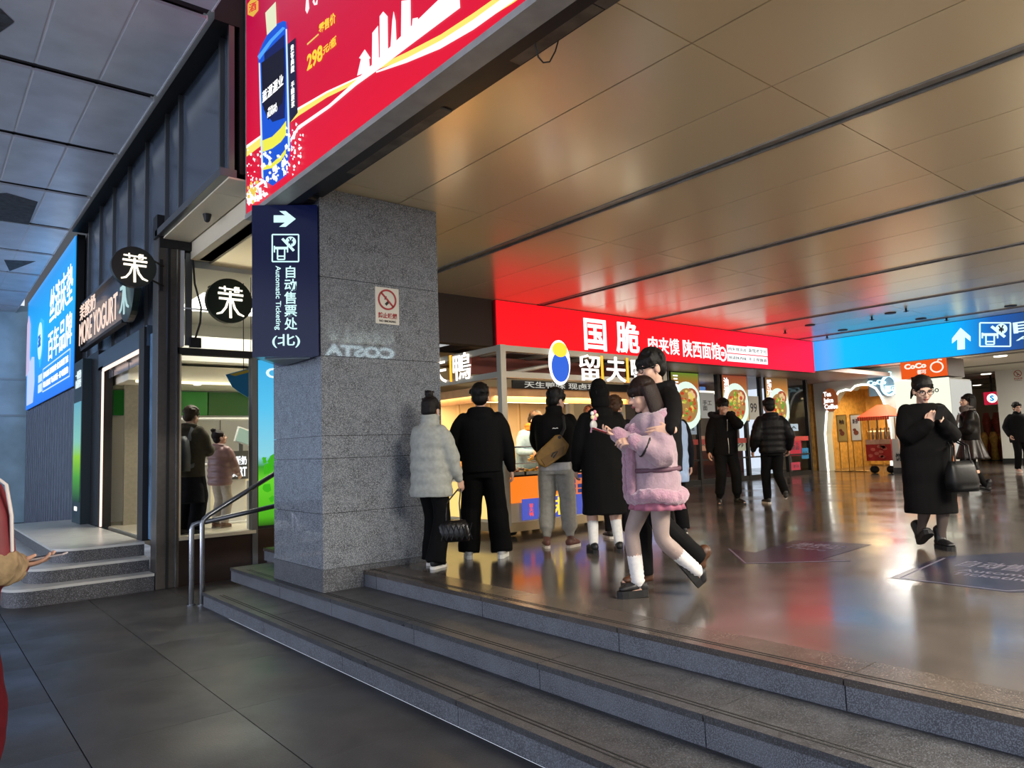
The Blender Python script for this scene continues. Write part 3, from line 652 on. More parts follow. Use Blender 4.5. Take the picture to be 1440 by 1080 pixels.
text('sign_text', 'Automatic Ticketing', (lambda a, b: (a[0], a[1], a[0] + 3.6, b[1]))(BL.px(1429, 481), BL.px(1429, 474)), BL.f, BL.o, cy2, blu, .01, .01)

# ---- left facade: blue billboard, yogurt lettering, round signs, light boxes
BB = Face((2.28, 23.2, 3.02), FX)
bil = thing('billboard', 'large glowing blue mattress billboard high on the left facade', 'billboard', (2.35, 19, 3.0))
bx('light_box', (2.30, 15.72, 3.012), (2.44, 23.25, 5.95), M_dkmetal, bil)
bx('lit_face', (2.28, 15.78, 3.02), (2.30, 23.2, 5.93), ramp_glow('billboard_blue', [(0, '1f6ce8'), (.25, '1c8cf0'), (.6, '12a0e8'), (1, '1a86d8')], 2, 3.0, 6.0, 1.25), bil)
text('billboard_text', '丝涟床垫', (4.2, 1.66, 7.25, 2.46), BB.f, BB.o, Gw, bil, .006, .004)
text('billboard_text', '百年品牌', (4.05, .84, 7.25, 1.5), BB.f, BB.o, Gw, bil, .006, .004)
flat('shield', [(2.2, 1.9), (2.75, 2.05), (3.3, 1.9), (3.25, 1.3), (2.75, .85), (2.25, 1.3)], BB.f, BB.o, glow('shield_blue', '3ab4f2', 1.2), bil, .01)
flat('shield_centre', disc((2.75, 1.5), .36, 24, .45), BB.f, BB.o, glow('shield_pale', 'bfeaff', 1.3), bil, .01, .014)
text('billboard_text', 'Silk', (2.5, 1.35, 3.0, 1.65), BB.f, BB.o, glow('shield_ink', '1b74d0', 1), bil, .02, .006, .026)
flat('pillow', [(.3, .1), (1.5, .1), (1.75, .6), (1.6, 1.25), (1.2, 1.3), (.8, 1.2), (.3, 1.6)], BB.f, BB.o, glow('pillow_pale', 'b9cdf2', 1.1), bil, .01)
flat('pillow', [(.1, .9), (.7, 1.0), (.75, 2.2), (.4, 2.5), (.1, 2.3)], BB.f, BB.o, glow('pillow_pink', 'cdbfe6', 1.0), bil, .01, .013)
for k, (a, b, y, s) in enumerate(((3.4, 6.9, .52, '百年品质 深睡床垫 官方直营门店'), (3.4, 6.9, .30, '地址 南站北广场 商业街一层 电话预约'))):
    text('billboard_text', s, (a, y, b, y + .14), BB.f, BB.o, Gw, bil, .0, .006)
flats('billboard_line', [stroke([(3.3, .22), (7.1, .22), (7.1, .75), (3.3, .75), (3.3, .22)], .025), rect(2.5, .25, 3.15, .45), rect(2.5, .5, 3.15, .68)], BB.f, BB.o, glow('line_pale', 'cfe8ff', 1.1), bil, .006)

MO = ('M', )
MY = Face((2.12, 14.1, 3.47), FX)
mys = thing('shop_name_sign', 'openwork shop name board of lit yogurt lettering over the corner shop door', 'sign', (2.2, 12.2, 3.45))
bx('frame', (2.14, 10.9, 3.45), (2.22, 14.1, 3.50), M_black, mys); bx('frame', (2.14, 14.04, 3.45), (2.22, 14.12, 4.28), M_black, mys); bx('frame', (2.14, 10.9, 4.24), (2.22, 14.1, 4.28), M_mull, mys)
bx('backing', (2.20, 10.9, 3.5), (2.22, 14.04, 4.24), mat('backing_tint', '4a4d55', rough=.25, metal=.3, noise=.4, nscale=1.5), mys)
MB().tube([(2.14, 10.62, 3.86), (2.22, 10.62, 3.86)], .44, n=36, cap=False).build('end_disc', mat('deep_green', '12201a', rough=.35), mys, smooth=False)
pinkw = glow('letter_pink', 'ffe0ce', 1.05)
text('sign_text', 'MORE YOGURT', (.08, .06, 3.05, .44), MY.f, MY.o, pinkw, mys, .0, .008)
text('sign_text', '茉酸奶', (.10, .48, 1.45, .74), MY.f, MY.o, pinkw, mys, .0, .008)
def jasmine(fc, c, r, m, parent):
    """the shop's emblem character, drawn in strokes"""
    P = lambda L: [(c[0] + r * x, c[1] + r * y) for x, y in L]
    w = r * .105
    S = [stroke(P([(-.55, .62), (.02, .6), (.6, .58)]), w * .7), stroke(P([(-.28, .74), (-.26, .46)]), w * .7), stroke(P([(-.6, .36), (.64, .34)]), w), stroke(P([(-.55, .1), (.6, .1)]), w), stroke(P([(0, .5), (0, 0), (.02, -.86)]), [w, w, w * 1.1]),
         stroke(P([(-.1, .05), (-.22, -.35), (-.42, -.62), (-.66, -.7)]), [w * .8, w, w, w * .6]), stroke(P([(.1, .05), (.22, -.35), (.42, -.62), (.68, -.72)]), [w * .8, w, w, w * .6]),
         stroke(P([(.22, .72), (.42, .72), (.42, .48), (.22, .48), (.22, .72)]), w * .6)]
    return flats('emblem', S, fc.f, fc.o, m, parent, .012, .004)
jasmine(MY, (3.48, .39), .40, glow('emblem_dim', 'bfe4e6', .9), mys)
def round_sign(cx, y, cz, r, label, br):
    o = thing('round_sign', label, 'sign', (cx, y, cz - r), 'round dark signs with a white character')
    MB().tube([(cx, y, cz), (cx, y + .09, cz)], r, n=40, cap=False, up=(0, 0, 1)).build('disc', mat('deep_green', '12201a', rough=.35), o)
    jasmine(Face((cx, y, cz), FY), (0, -.02 * r), r * .88, glow('emblem_white', 'fff3dc', 2.0), o)
    for a, b in br: MB().tube([a, b], .012).build('bracket', M_black, o)
    return o
rs = round_sign(1.955, 9.30, 3.855, .243, 'round dark sign on brackets projecting left from the corner post', [((2.15, 9.35, 3.98), (2.36, 9.62, 3.98)), ((2.15, 9.35, 3.73), (2.36, 9.62, 3.73))])
bx('bracket_plate', (2.30, 9.58, 3.66), (2.34, 9.60, 4.06), M_dkmetal, rs)
round_sign(3.13, 9.48, 3.60, .295, 'round dark sign hung in front of the upper shop window', [((2.9, 9.56, 3.78), (2.9, 9.62, 3.78)), ((3.36, 9.56, 3.78), (3.36, 9.62, 3.78))])
wr = MB(); wr.tube([(2.70, 9.60, 4.1), (2.72, 9.59, 3.8), (2.80, 9.59, 3.5), (2.79, 9.59, 3.3), (2.73, 9.60, 3.08)], .013); tag(wr.build('cable', M_black), 'black cable drooping down the upper shop window', 'cable')
bx2 = bx('junction_box', (2.66, 9.57, 2.97), (2.80, 9.62, 3.10), M_dkmetal, bevel=.005); tag(bx2, 'small dark junction box on the transom of the shop window', 'box')

M_field = ramp_glow('field_print', [(0, '1c3a10'), (.06, '4fb01c'), (.28, '6ad82c'), (.36, '3a9a2a'), (.42, '8fd8e8'), (.7, '5ccaf6'), (1, '3fb4ee')], 2, .62, 2.85, .95)
lb = thing('light_box', 'tall light box of blue sky over green grass between shop window and pillar', 'light box', (3.9, 9.7, .6))
bx('cabinet', (3.53, 9.66, .60), (4.5, 9.80, 2.9), M_black, lb); bx('lit_face', (3.56, 9.645, .64), (4.48, 9.66, 2.86), M_field, lb)
LB = Face((3.56, 9.645, .64), FY); random.seed(5)
_f = flats('foliage', [[(x + r * math.cos(a) * random.uniform(.6, 1.2), y + r * math.sin(a) * random.uniform(.6, 1.2)) for a in [i * .7 for i in range(9)]] for x, y, r in [(random.uniform(.03, .85), random.uniform(.3, .9), random.uniform(.03, .10)) for i in range(40)] if x - r * 1.2 > 0 and y < 1.0], LB.f, LB.o, glow('leaf_print', '3fb818', .9), lb, .002); _f['kind'] = 'stuff'
text('surface_text', 'OC', (.10, 1.98, .5, 2.12), LB.f, LB.o, glow('mirror_white', 'dff6ff', 1.1), lb, .03, .002)  # painted mirror image of the cafe sign lettering, glowing on the box face
struct(bx('wall_front', (3.53, 9.64, 0), (4.5, 9.8, .60), M_bronze))
lt = thing('light_box', 'narrow tall blue and green light box left of the shop door', 'light box', (2.2, 14.4, .2))
bx('cabinet', (2.16, 13.95, .30), (2.32, 14.75, 3.32), mat('box_teal', '1d3038', rough=.4), lt)
bx('lit_face', (2.15, 14.02, .9), (2.16, 14.68, 2.6), ramp_glow('tall_print', [(0, '143a34'), (.25, '4fae30'), (.45, '9be01e'), (.6, '8fd8c8'), (1, '6fb8d0')], 2, .9, 2.6, .8), lt)
LT = Face((2.16, 14.7, .3), FX); text('sign_text', '一杯酸奶\n自然健康', (.1, 2.55, .65, 2.85), LT.f, LT.o, glow('sign_soft', 'e6fbff', 1), lt, .02, .004); flat('sticker', rect(.2, .45, .45, .52), LT.f, LT.o, Gw, lt)

# ---- glass front of the noodle shop: dish light boxes, papers
NF = Face((12, NY - .055, .45), FY)
def dish_box(x0, y0, x1, y1, bowl, label, cols):
    q = NF.box(x0, y0, x1, y1)
    o = thing('menu_light_box', label, 'menu', NF.o + X_ * q[0] + Z_ * q[1], 'lit dish pictures in the noodle shop front')
    MB().prism(rect(*q), NF.o, NF.f[0], NF.f[1], -NF.f[2], .05).build('cabinet', M_black, o)
    flat('lit_face', rect(q[0] + .03, q[1] + .03, q[2] - .03, q[3] - .03), NF.f, NF.o, ramp_glow('dish_bg_' + cols[0], [(0, 'c9a56a'), (.45, 'e8d890'), (.7, cols[0]), (1, cols[1])], 2, .45 + q[1], .45 + q[3], 1.0), o)
    c = NF.px(*bowl[:2]); r = bowl[2]; u0, u1 = q[0] + .03, q[2] - .03
    clip = lambda P: [(min(max(a, u0), u1), b) for a, b in P]
    flat('bowl', clip(disc(c, r)), NF.f, NF.o, glow('bowl_pale', 'dff5e4', 1.1), o, .004, .008); flat('soup', clip(disc(c, r * .72)), NF.f, NF.o, glow('soup_tan', 'b88a4a', .8), o, .004, .013)
    rnd = random.Random(int(x0))
    for nm, hx, n in (('topping', 'c8401c', 16), ('topping', 'e8d060', 14), ('topping', '6aa02c', 10)):
        ps = []
        for i in range(n):
            a = rnd.random() * 6.28; d = r * .6 * math.sqrt(rnd.random()); s = r * rnd.uniform(.06, .13); x, y = c[0] + d * math.cos(a), c[1] + d * math.sin(a)
            if u0 + s < x < u1 - s: ps.append(disc((x, y), s, 6, s * rnd.uniform(.5, 1)))
        flats(nm, ps, NF.f, NF.o, glow('dish_' + hx, hx, .95), o, .003, .018)
    return o, q
for (x0, y0, x1, y1, bowl, lab, cols, tx) in ((946, 523, 982, 592, (966, 570, .62), 'lit dish picture nearest the food stall with a round noodle bowl', ('b05a2a', '5d8a2c'), '三秦\n套餐'), (1018, 527, 1050, 593, (1035, 570, .62), 'middle lit dish picture with bowl behind the man in the fur hood', ('a8622c', '8a3a28'), '油泼\n扯面'), (1079, 530, 1107, 590, (1095, 574, .6), 'lit dish picture furthest right in the noodle shop front', ('c07a30', '5a4a30'), '腊汁\n肉面')):
    o, q = dish_box(x0, y0, x1, y1, bowl, lab, cols); w = q[2] - q[0]
    text('menu_text', tx.replace('\n', '')[0] + '\n' + tx.replace('\n', '')[1] + '\n' + tx.replace('\n', '')[-2] + '\n' + tx.replace('\n', '')[-1], (q[0] + w * .06, q[3] - 1.05, q[0] + w * .26, q[3] - .1), NF.f, NF.o, Gw, o, .03, .004, .012)
    flats('dish', [disc((q[0] + w * .68, q[3] - .62), .26, 14, .2)], NF.f, NF.o, glow('dish_red', 'b04a2c', .9), o, .004, .01)
    flats('dish', [disc((q[0] + w * .68 + .1 * math.cos(a), q[3] - .62 + .08 * math.sin(a)), .07, 7) for a in (0, 1.3, 2.6, 3.9, 5.2)], NF.f, NF.o, glow('dish_cream', 'f0c890', .9), o, .004, .015)
PAPER = [(987, 552, 1006, 588, 'dfe9ee', 'blue and white menu sheet inside the noodle shop window', '手工\n面'), (1055, 557, 1068, 590, 'dcded6', 'pale paper menu taped beside the middle dish picture', '99'), (967, 594, 981, 611, 'bfd9f4', 'light blue notice under the nearest dish picture', '优惠'), (1035, 618, 1050, 634, 'cdd9cc', 'pale green price card low in the noodle window', '99'), (1054, 612, 1064, 630, 'd8dcd4', 'narrow pale price card low in the noodle window', '9'), (1112, 596, 1124, 606, 'a8c8e4', 'small blue sheet in the last shop pane', 'A'), (1112, 614, 1128, 641, 'b8203c', 'red poster in the last shop pane', '新品'), (1129.5, 630, 1138.5, 645, '2a7aa8', 'teal card beside the red poster in the last pane', '会员'), (1115, 650, 1127, 661, 'c04058', 'small pink card at the foot of the last pane', '扫'), (985, 613, 996, 634, 'd8a488', 'orange tinted card at the foot of the nearest pane', '美'), (1007, 603, 1015, 622, 'd89a78', 'coral card left of the middle pane', '味')]
for x0, y0, x1, y1, c, lab, s in PAPER:
    q = NF.box(x0, y0, x1, y1); o = thing('poster', lab, 'poster', NF.o + X_ * q[0] + Z_ * q[1], 'papers and cards in the noodle shop front')
    flat('sheet', rect(*q), NF.f, NF.o, mat('paper_' + c, c, rough=.7), o, .006, -.05)
    w, h = q[2] - q[0], q[3] - q[1]; text('surface_text', s, (q[0] + w * .2, q[1] + h * .3, q[2] - w * .2, q[1] + h * .7), NF.f, NF.o, mat('ink_grey', '2c3a44', rough=.7), o, .01, .002, -.043)
for k in range(6):
    a, b = gx[k], gx[k + 1]; o = bx('warning_band', (a + .06, NY - .02, 1.48), (b - .06, NY - .012, 1.62), mat('band_red', 'b8403a', rough=.5)); tag(o, 'red safety band along the %s noodle shop glass pane from the left' % ['first', 'second', 'third', 'fourth', 'fifth', 'sixth'][k], 'band', 'red bands on the shop glass')
blur = bx('ceiling_lamp', (14.6, 13, 3.0), (19, 13.3, 3.08), glow('lamp_white', 'fff2dc', 2)); tag(blur, 'long white lamp inside the noodle shop', 'lamp')
lb2 = bx('wall_menu', (14.5, NY + 2.2, 2.6), (19.5, NY + 2.3, 3.3), glow('menu_blue', '5a86c8', .9)); tag(lb2, 'blue lit menu strip deep inside the noodle shop', 'menu')

# ---- tea counter in the lobby
CF = Face((21, 8.4, .45), FX)
co = thing('pillar_sign', 'orange sign with white drink shop lettering on the lobby pillar', 'sign', (21.1, 7.8, 3.0))
q = CF.box(1268, 505, 1331, 531); bx('light_box', (21.02, 8.4 - q[2], .45 + q[1]), (22.2, 8.4 - q[0], .45 + q[3]), mat('box_brown', '6a5a52', rough=.5), co)
flat('lit_face', rect(*q), CF.f, CF.o, glow('orange_face', 'e8581c', 1.05), co, .018, 0); w, h = q[2] - q[0], q[3] - q[1]
ow = glow('orange_white', 'ffe6d8', 1.2)
text('sign_text', 'CoCo', (q[0] + .1, q[1] + .26, q[0] + w * .57, q[1] + h * .82), CF.f, CF.o, ow, co, .05, .01, .02); text('sign_text', '都可', (q[0] + w * .36, q[1] + .1, q[0] + w * .56, q[1] + .22), CF.f, CF.o, ow, co, .02, .01, .02)
cc = (q[0] + w * .79, q[1] + h * .5); ring = disc(cc, h * .3, 28, h * .27); flats('emblem', [stroke(ring + [ring[0]], .035), stroke([(cc[0] + .02, cc[1] + h * .25), (cc[0] + .06, cc[1] + h * .4), (cc[0] + .14, cc[1] + h * .36)], .035)], CF.f, CF.o, ow, co, .01, .02)
pb = thing('advertising_pillar', 'white glowing advertising box under the orange sign', 'advertising box', (21.6, 7.8, .45))
q = CF.box(1266, 531, 1334, 640); yl, yr = 8.4 - q[0], 8.4 - q[2]
bx('plinth', (21.02, yr, .45), (22.6, yl, .75), M_black, pb); bx('cabinet', (21.03, yr + .02, .75), (22.6, yl, 3.02), M_white, pb)
bx('lit_face', (21.0, yr, .75), (21.02, yl, 3.03), ramp_glow('pillar_print', [(0, 'f0824a'), (.3, 'f6a878'), (.5, 'eef0d8'), (1, 'f4f4dc')], 2, .75, 3.0, 1.2), pb)
bx('lit_face', (21.03, yr - .02, 1.0), (22.55, yr, 2.98), glow('side_print', 'd8d8d0', .8), pb)
text('surface_text', 'CoCo', (q[2] - .75, 2.2, q[2] - .25, 2.36), CF.f, CF.o, mat('ink_grey', '2c3a44'), pb, .01, .004, .03); text('surface_text', '奶茶\n新品上市', (.3, .7, .9, 1.3), (X_, Z_, -Y_), (21.03, yr - .02, .8), mat('ink_grey', '2c3a44'), pb, .01, .004)
VF = Face((CXW - .02, 9.4, .45), FX)
cl = thing('shop_letter_sign', 'cyan white lit drink shop lettering on the grey cafe wall above the arch', 'sign', (CXW, 9.3, 2.9))
cyw = glow('neon_cyan', 'c8f4ff', 2.0)
q = VF.box(1222, 534, 1256, 552); text('sign_text', 'CoCo', (q[0], q[1] + .25, q[0] + (q[2] - q[0]) * .72, q[3]), VF.f, VF.o, cyw, cl, .008, .08); text('sign_text', '都可', (q[0] + .5, q[1] - .02, q[0] + .9, q[1] + .2), VF.f, VF.o, cyw, cl, .004, .08)
c = (q[2] - .12, (q[1] + q[3]) / 2); rr = disc(c, .22, 24, .3); flats('emblem', [stroke(rr + [rr[0]], .06), stroke([(c[0], c[1] + .28), (c[0] + .06, c[1] + .42)], .06)], VF.f, VF.o, cyw, cl, .08, .002); bx('mount', (CXW - .012, 9.4 - q[2], .45 + q[1] - .1), (CXW, 9.4 - q[0], .45 + q[3] + .1), mat('mount_blue', '5d7a8c', rough=.5), cl)
ov = thing('oval_sign', 'brown oval sign reading tea juice coffee at the left foot of the arch', 'sign', (CXW, 11.6, 2.3))
q = VF.box(1159, 546, 1178, 579); c = ((q[0] + q[2]) / 2, (q[1] + q[3]) / 2); flat('board', disc(c, (q[2] - q[0]) / 2, 28, (q[3] - q[1]) / 2), VF.f, VF.o, mat('oval_brown', '8a4a26', rough=.5, ecol='8a4a26', emit=.5), ov, .06)
text('sign_text', 'Tea\nJuice\nCoffee', (c[0] - .22, c[1] - .3, c[0] + .25, c[1] + .28), VF.f, VF.o, Gw, ov, .04, .01, .065)
rsn = thing('screen', 'red shop screen with a round white emblem far back in the lobby', 'screen', (31, 9.4, 2.6))
SF = Face((31, 9.9, .45), FX); q = SF.box(1385, 551, 1407, 569); bx('hanger', (30.96, 9.9 - (q[0] + q[2]) / 2 - .03, .45 + q[3]), (31.0, 9.9 - (q[0] + q[2]) / 2 + .03, 3.66), M_black, rsn); flat('lit_face', rect(*q), SF.f, SF.o, glow('screen_red', 'b01c36', 1.1), rsn, .05)
c = ((q[0] + q[2]) / 2, (q[1] + q[3]) / 2); flat('emblem', disc(c, .17), SF.f, SF.o, Gw, rsn, .01, .055); text('emblem_text', 'S', (c[0] - .07, c[1] - .11, c[0] + .07, c[1] + .11), SF.f, SF.o, glow('emblem_cyan', '1a9ad8', 1), rsn, .05, .01, .07)

# ---- stickers on the hall floor, handrail, hanging wire, ceiling fittings
M_dec = mat('sticker_navy', '262432', rough=.25, noise=.35, nscale=3); M_decw = mat('sticker_white', '625e6a', rough=.4)
def sticker(label, outline, inner, texts):
    o = thing('floor_sticker', label, 'floor sticker', (outline[0][0], outline[0][1], .45), 'arrow stickers on the hall floor')
    MB().prism(outline, (0, 0, .4505), X_, Y_, Z_, .0015).build('film', M_dec, o)
    MB().prism(stroke(inner, .02), (0, 0, .452), X_, Y_, Z_, .0008).build('outline', M_decw, o)
    for s, b, rot in texts: text('sticker_text', s, b, (Y_ * -1, X_, Z_), (0, 0, .452), M_decw, o, .01, .0008, .0002, rot=rot)
arr = [(5.75, 3.78), (6.46, 4.42), (6.40, 4.06), (7.42, 4.22), (7.54, 3.45), (6.40, 3.38), (6.45, 3.14)]
sticker('navy arrow sticker on the floor beside the girl in pink', arr, [(6.46, 4.40), (5.79, 3.78), (6.43, 3.18)], [('地铁站', (-4.05, 7.0, -3.55, 7.3), 0), ('Metro', (-4.0, 6.85, -3.6, 6.96), 0)])
dsc = [(-3.8 + .2 * math.cos(i * .42), 6.4 + .14 * math.sin(i * .42)) for i in range(16)]
sticker('navy sticker with worn print below the woman in the long black coat', [(5.86, 2.56), (7.10, 2.66), (7.75, 2.25), (7.75, 1.2), (6.1, 1.5), (5.82, 1.74)], [(7.06, 2.6), (5.9, 2.5), (5.85, 1.78), (6.15, 1.56)], [('自动售票处', (-2.4, 6.7, -1.6, 7.05), 0), ('Automatic\nTicketing', (-2.3, 6.25, -1.65, 6.6), 0)])
rail = thing('handrail', 'brushed steel double handrail at the left end of the steps', 'handrail', (2.4, 8.27, 0))
h = MB(); h.tube([(2.42, 8.22, 0), (2.42, 8.22, .86), (2.44, 8.22, .905), (2.49, 8.22, .945), (3.32, 8.22, 1.41), (3.42, 8.22, 1.45), (4.3, 8.22, 1.46)], .027, n=12, cap=True); h.build('upper_rail', M_steel, rail, smooth=True)
h = MB(); h.tube([(2.335, 8.30, 0), (2.335, 8.30, .80), (2.35, 8.30, .845), (2.40, 8.28, .865), (2.46, 8.24, .872), (3.32, 8.22, 1.0), (3.42, 8.22, 1.01), (4.3, 8.22, 1.01)], .027, n=12); h.build('lower_rail', M_steel, rail, smooth=True)
for p in ((2.42, 8.22), (2.335, 8.30)): MB().tube([(p[0], p[1], .0), (p[0], p[1], .012)], .045, n=14, cap=False).build('foot_plate', M_steel, rail)
L_ = [at(*p, 1, 3.0) for p in [(752, 46), (753, 64), (757, 80), (764, 88), (773, 87), (781, 72), (787, 50), (790, 22)]]
L_ = [(2.98, 3.10 - .0, 4.13)] + [(p.x, p.y, min(p.z, 4.1)) for p in L_] + [(L_[-1].x + .03, 3.0, 4.12)]
tag(MB().tube(L_, .005, n=6).build('wire_loop', M_black, smooth=True), 'thin black wire loop hanging from the ceiling edge beside the big screen', 'wire')
for k, (px, py) in enumerate(((1274, 435), (1331, 448), (1163, 473), (1226, 447), (1104, 466))):
    p = at(px, py, 2, 4.09); o = thing('sprinkler', 'small dark sprinkler head on the metal ceiling, %s' % ['above the middle of the blue sign', 'above the white arrow of the blue sign', 'nearest the corner of red and blue signs', 'second from the red and blue corner', 'above the right end of the red fascia'][k], 'sprinkler', (p.x, p.y, 4.05), 'sprinkler heads on the ceiling')
    MB().tube([(p.x, p.y, 4.05), (p.x, p.y, 4.11)], .02, n=8).build('stem', M_black, o); MB().tube([(p.x, p.y, 4.045), (p.x, p.y, 4.052)], .05, n=10, cap=False).build('deflector', M_black, o)
for k, (px, py) in enumerate(((1252, 440), (1295, 448), (1139, 457), (1185, 464), (1421, 430))):
    p = at(px, py, 2, 4.11)  # unlit downlights, modelled as plain dark discs
    tag(MB().tube([(p.x, p.y, 4.095), (p.x, p.y, 4.112)], .11, n=16, cap=False).build('dark_downlight', M_black), 'round dark fitting flush in the metal ceiling, %s' % ['high above the middle of the blue sign', 'near the arrow of the blue sign', 'above the corner of red and blue signs', 'above the left half of the blue sign', 'at the right edge of the photo'][k], 'downlight_fitting', 'round fittings in the ceiling')
p = Vector((2.45, 8.3, 4.30)); tag(MB().tube([(2.5, 8.35, 4.27), (2.5, 8.35, 4.335)], [.035, .05], n=10).build('spotlight', M_black), 'small dark spotlight under the cream soffit', 'lamp')
# ================================================================ FOOD STALL AND SMALL THINGS
SX0, SX1, SY0, SY1 = 5.60, 8.85, 6.95, 9.2
M_frame = mat('stall_frame', '9a9488', rough=.4, metal=.3)
M_woodl = mat('light_wood', 'c08a52', rough=.5, noise=.15, nscale=6)
stall = thing('food_stall', 'food stall with grey frame, glass display and glowing white lettering', 'stall', (7.2, 8, .45))
for x, y in ((SX0, SY0), (SX1 - .08, SY0), (SX0, SY1 - .08), (SX1 - .08, SY1 - .08)): bx('post', (x, y, 1.2 if y > SY0 + 1 or x > 7 else .6), (x + .085, y + .085, 2.85), M_frame, stall)
for z in (2.44, 2.77):
    bx('beam', (SX0 + .086, SY0 + .004, z), (SX1 - .081, SY0 + .07, z + .075), M_frame, stall); bx('beam', (SX0 + .004, SY0 + .086, z), (SX0 + .07, SY1 - .081, z + .075), M_frame, stall); bx('beam', (SX1 - .07, SY0 + .086, z), (SX1 - .002, SY1 - .081, z + .075), M_frame, stall)
bx('roof_panel', (SX0 + .1, SY0 + .5, 2.83), (SX1 - .1, SY1, 2.86), M_brown, stall)
M_rust = mat('rust_red', '6e2a1c', rough=.6)
for k in range(4): bx('roof_slat', (SX0 + .25 + k * .8, SY0 + .1, 2.79), (SX0 + .36 + k * .8, SY1 - .1, 2.83), M_frame, stall)
bx('roof_board', (SX0 + .1, SY0 + .75, 2.56), (SX1 - .1, SY0 + .80, 2.80), M_rust, stall)
br = MB(); br.tube([(SX0 + .3, SY0 + .5, 2.52), (SX0 + 1.5, SY0 + .4, 2.74)], .03, n=6); br.build('brace', M_frame, stall)
br = MB(); br.tube([(SX0 + .15, SY0 + .7, 2.50), (SX0 + 1.3, SY0 + .6, 2.55)], .025, n=6); br.build('brace', M_frame, stall)
# shelf canopy with light under it
bx('hood_lip', (SX0 + .10, SY0 + .53, 2.17), (SX1 - .1, SY0 + .55, 2.37), M_woodl, stall); bx('hood_lip', (SX0 + .10, SY0 + .55, 2.17), (SX0 + .12, SY1 - .1, 2.37), M_woodl, stall)
bx('hood', (SX0 + .12, SY0 + .55, 2.29), (SX1 - .12, SY1 - .1, 2.37), M_woodl, stall)
bx('hood_lamp', (SX0 + .3, SY0 + .75, 2.27), (SX1 - .4, SY0 + .85, 2.29), glow('stall_lamp_glow', 'ffd8a0', 9), stall)
bx('hood_lamp', (SX0 + .3, SY1 - .5, 2.27), (SX1 - .4, SY1 - .4, 2.29), MATS['stall_lamp_glow'], stall)
bx('back_board', (SX0 + .3, SY1 + .1, .46), (SX1 + .3, SY1 + .14, 2.4), mat('stall_back', 'dcc9a0', rough=.6), stall)
for k in range(5): bx('back_panel', (SX0 + .4 + k * .62, SY1 + .07, .9), (SX0 + .95 + k * .62, SY1 + .1, 2.3), mat('stall_back_panel', 'cdb98f', rough=.5), stall)
bx('sign_band', (SX0 + .6, SY0 + .5, 2.36), (SX1 - .2, SY0 + .53, 2.47), M_black, stall)
text('sign_text', '天生鸭味 现卤现卖', (.3, 0, 1.9, .09), FY, (SX0 + .5, SY0 + .5, 2.37), glow('stall_small', 'd8d4c8', .8), stall, .01, .004)
# counter: cream cabinet, lit panels, glass display with trays
bx('cabinet', (SX0 + .02, SY0 + .06, .62), (SX1, SY0 + .75, 1.17), M_cream, stall); bx('cabinet', (SX0 + .02, SY0 + .75, .62), (SX0 + .7, SY1, 1.17), M_cream, stall)
bx('bottom_rail', (SX0 + .01, SY0 + .03, .52), (SX1, SY0 + .76, .63), mat('rail_tan', 'a8916c', rough=.5), stall); bx('bottom_rail', (SX0 + .01, SY0 + .76, .52), (SX0 + .71, SY1, .63), MATS['rail_tan'], stall)
S_ = Face((SX0, SY0 + .06, .45), FY)
orange = glow('stall_orange', 'e8741e', 1.3); indigo = glow('stall_indigo', '4a56b4', 1.1)
flat('lit_panel', rect(.02, .42, .92, .74), S_.f, S_.o, orange, stall, .012); flat('lit_panel', rect(.30, .20, 1.45, .46), S_.f, S_.o, indigo, stall, .02, .012)
flat('lit_panel', rect(1.00, .46, 3.2, .74), S_.f, S_.o, glow('stall_coral', 'e07850', 1.0), stall, .012)
flat('lit_panel', rect(1.46, .16, 3.2, .46), S_.f, S_.o, glow('stall_lilac', 'b8bef4', 1.0), stall, .02, .012)
_c = flats('check_pattern', [rect(1.05 + i * .12, .48 + j * .065, 1.13 + i * .12, .53 + j * .065) for i in range(17) for j in range(4) if (i * 7 + j * 3) % 4], S_.f, S_.o, glow('check_blue', '2c3f8c', .7), stall, .004, .016); _c['kind'] = 'stuff'
yel = glow('stall_yellow', 'ffd84a', 1.3)
text('sign_text', '卤\n味', (.72, .22, 1.02, .70), S_.f, S_.o, yel, stall, .012, .01, .034); text('sign_text', '留\n夫\n鸭', (.40, .24, .47, .40), S_.f, S_.o, glow('stall_rose', 'ff5a50', 1), stall, .01, .006, .034)
flats('print', [stroke(disc((1.85, .32), .12, 20, .09) + [disc((1.85, .32), .12, 20, .09)[0]], .02), stroke([(1.75, .26), (1.9, .36), (2.0, .28)], .015)], S_.f, S_.o, glow('print_ink', '2c3058', .6), stall, .004, .034)
for k, x in enumerate((SX0 + .25, SX0 + 1.3, SX0 + 2.4, SX1 - .3)):
    MB().tube([(x - .02, SY0 + .2, .51), (x + .02, SY0 + .2, .51)], .055, n=12).build('caster', M_black, stall)
for k, y in enumerate((SY0 + .9, SY1 - .3)): MB().tube([(SX0 + .18, y, .51), (SX0 + .22, y, .51)], .055, n=12).build('caster', M_black, stall)
L = Face((SX0 + .02, SY1, .45), FX); flat('lit_panel', rect(.1, .22, SY1 - SY0 - .15, .68), L.f, L.o, glow('stall_cream', 'f0cc7a', 1.3), stall, .01)
gl = MB().box((SX0 + .05, SY0 + .09, 1.19), (SX1 - .05, SY0 + .10, 1.56)); gl.box((SX0 + .05, SY0 + .10, 1.19), (SX0 + .06, SY1, 1.56)); gl.box((SX0 + .05, SY0 + .1, 1.555), (SX1 - .05, SY0 + .5, 1.565)); gl.build('display_glass', M_glass, stall)
for z in (1.56, 1.35): bx('display_rail', (SX0 + .04, SY0 + .075, z), (SX1 - .04, SY0 + .10, z + .015), M_steel, stall)
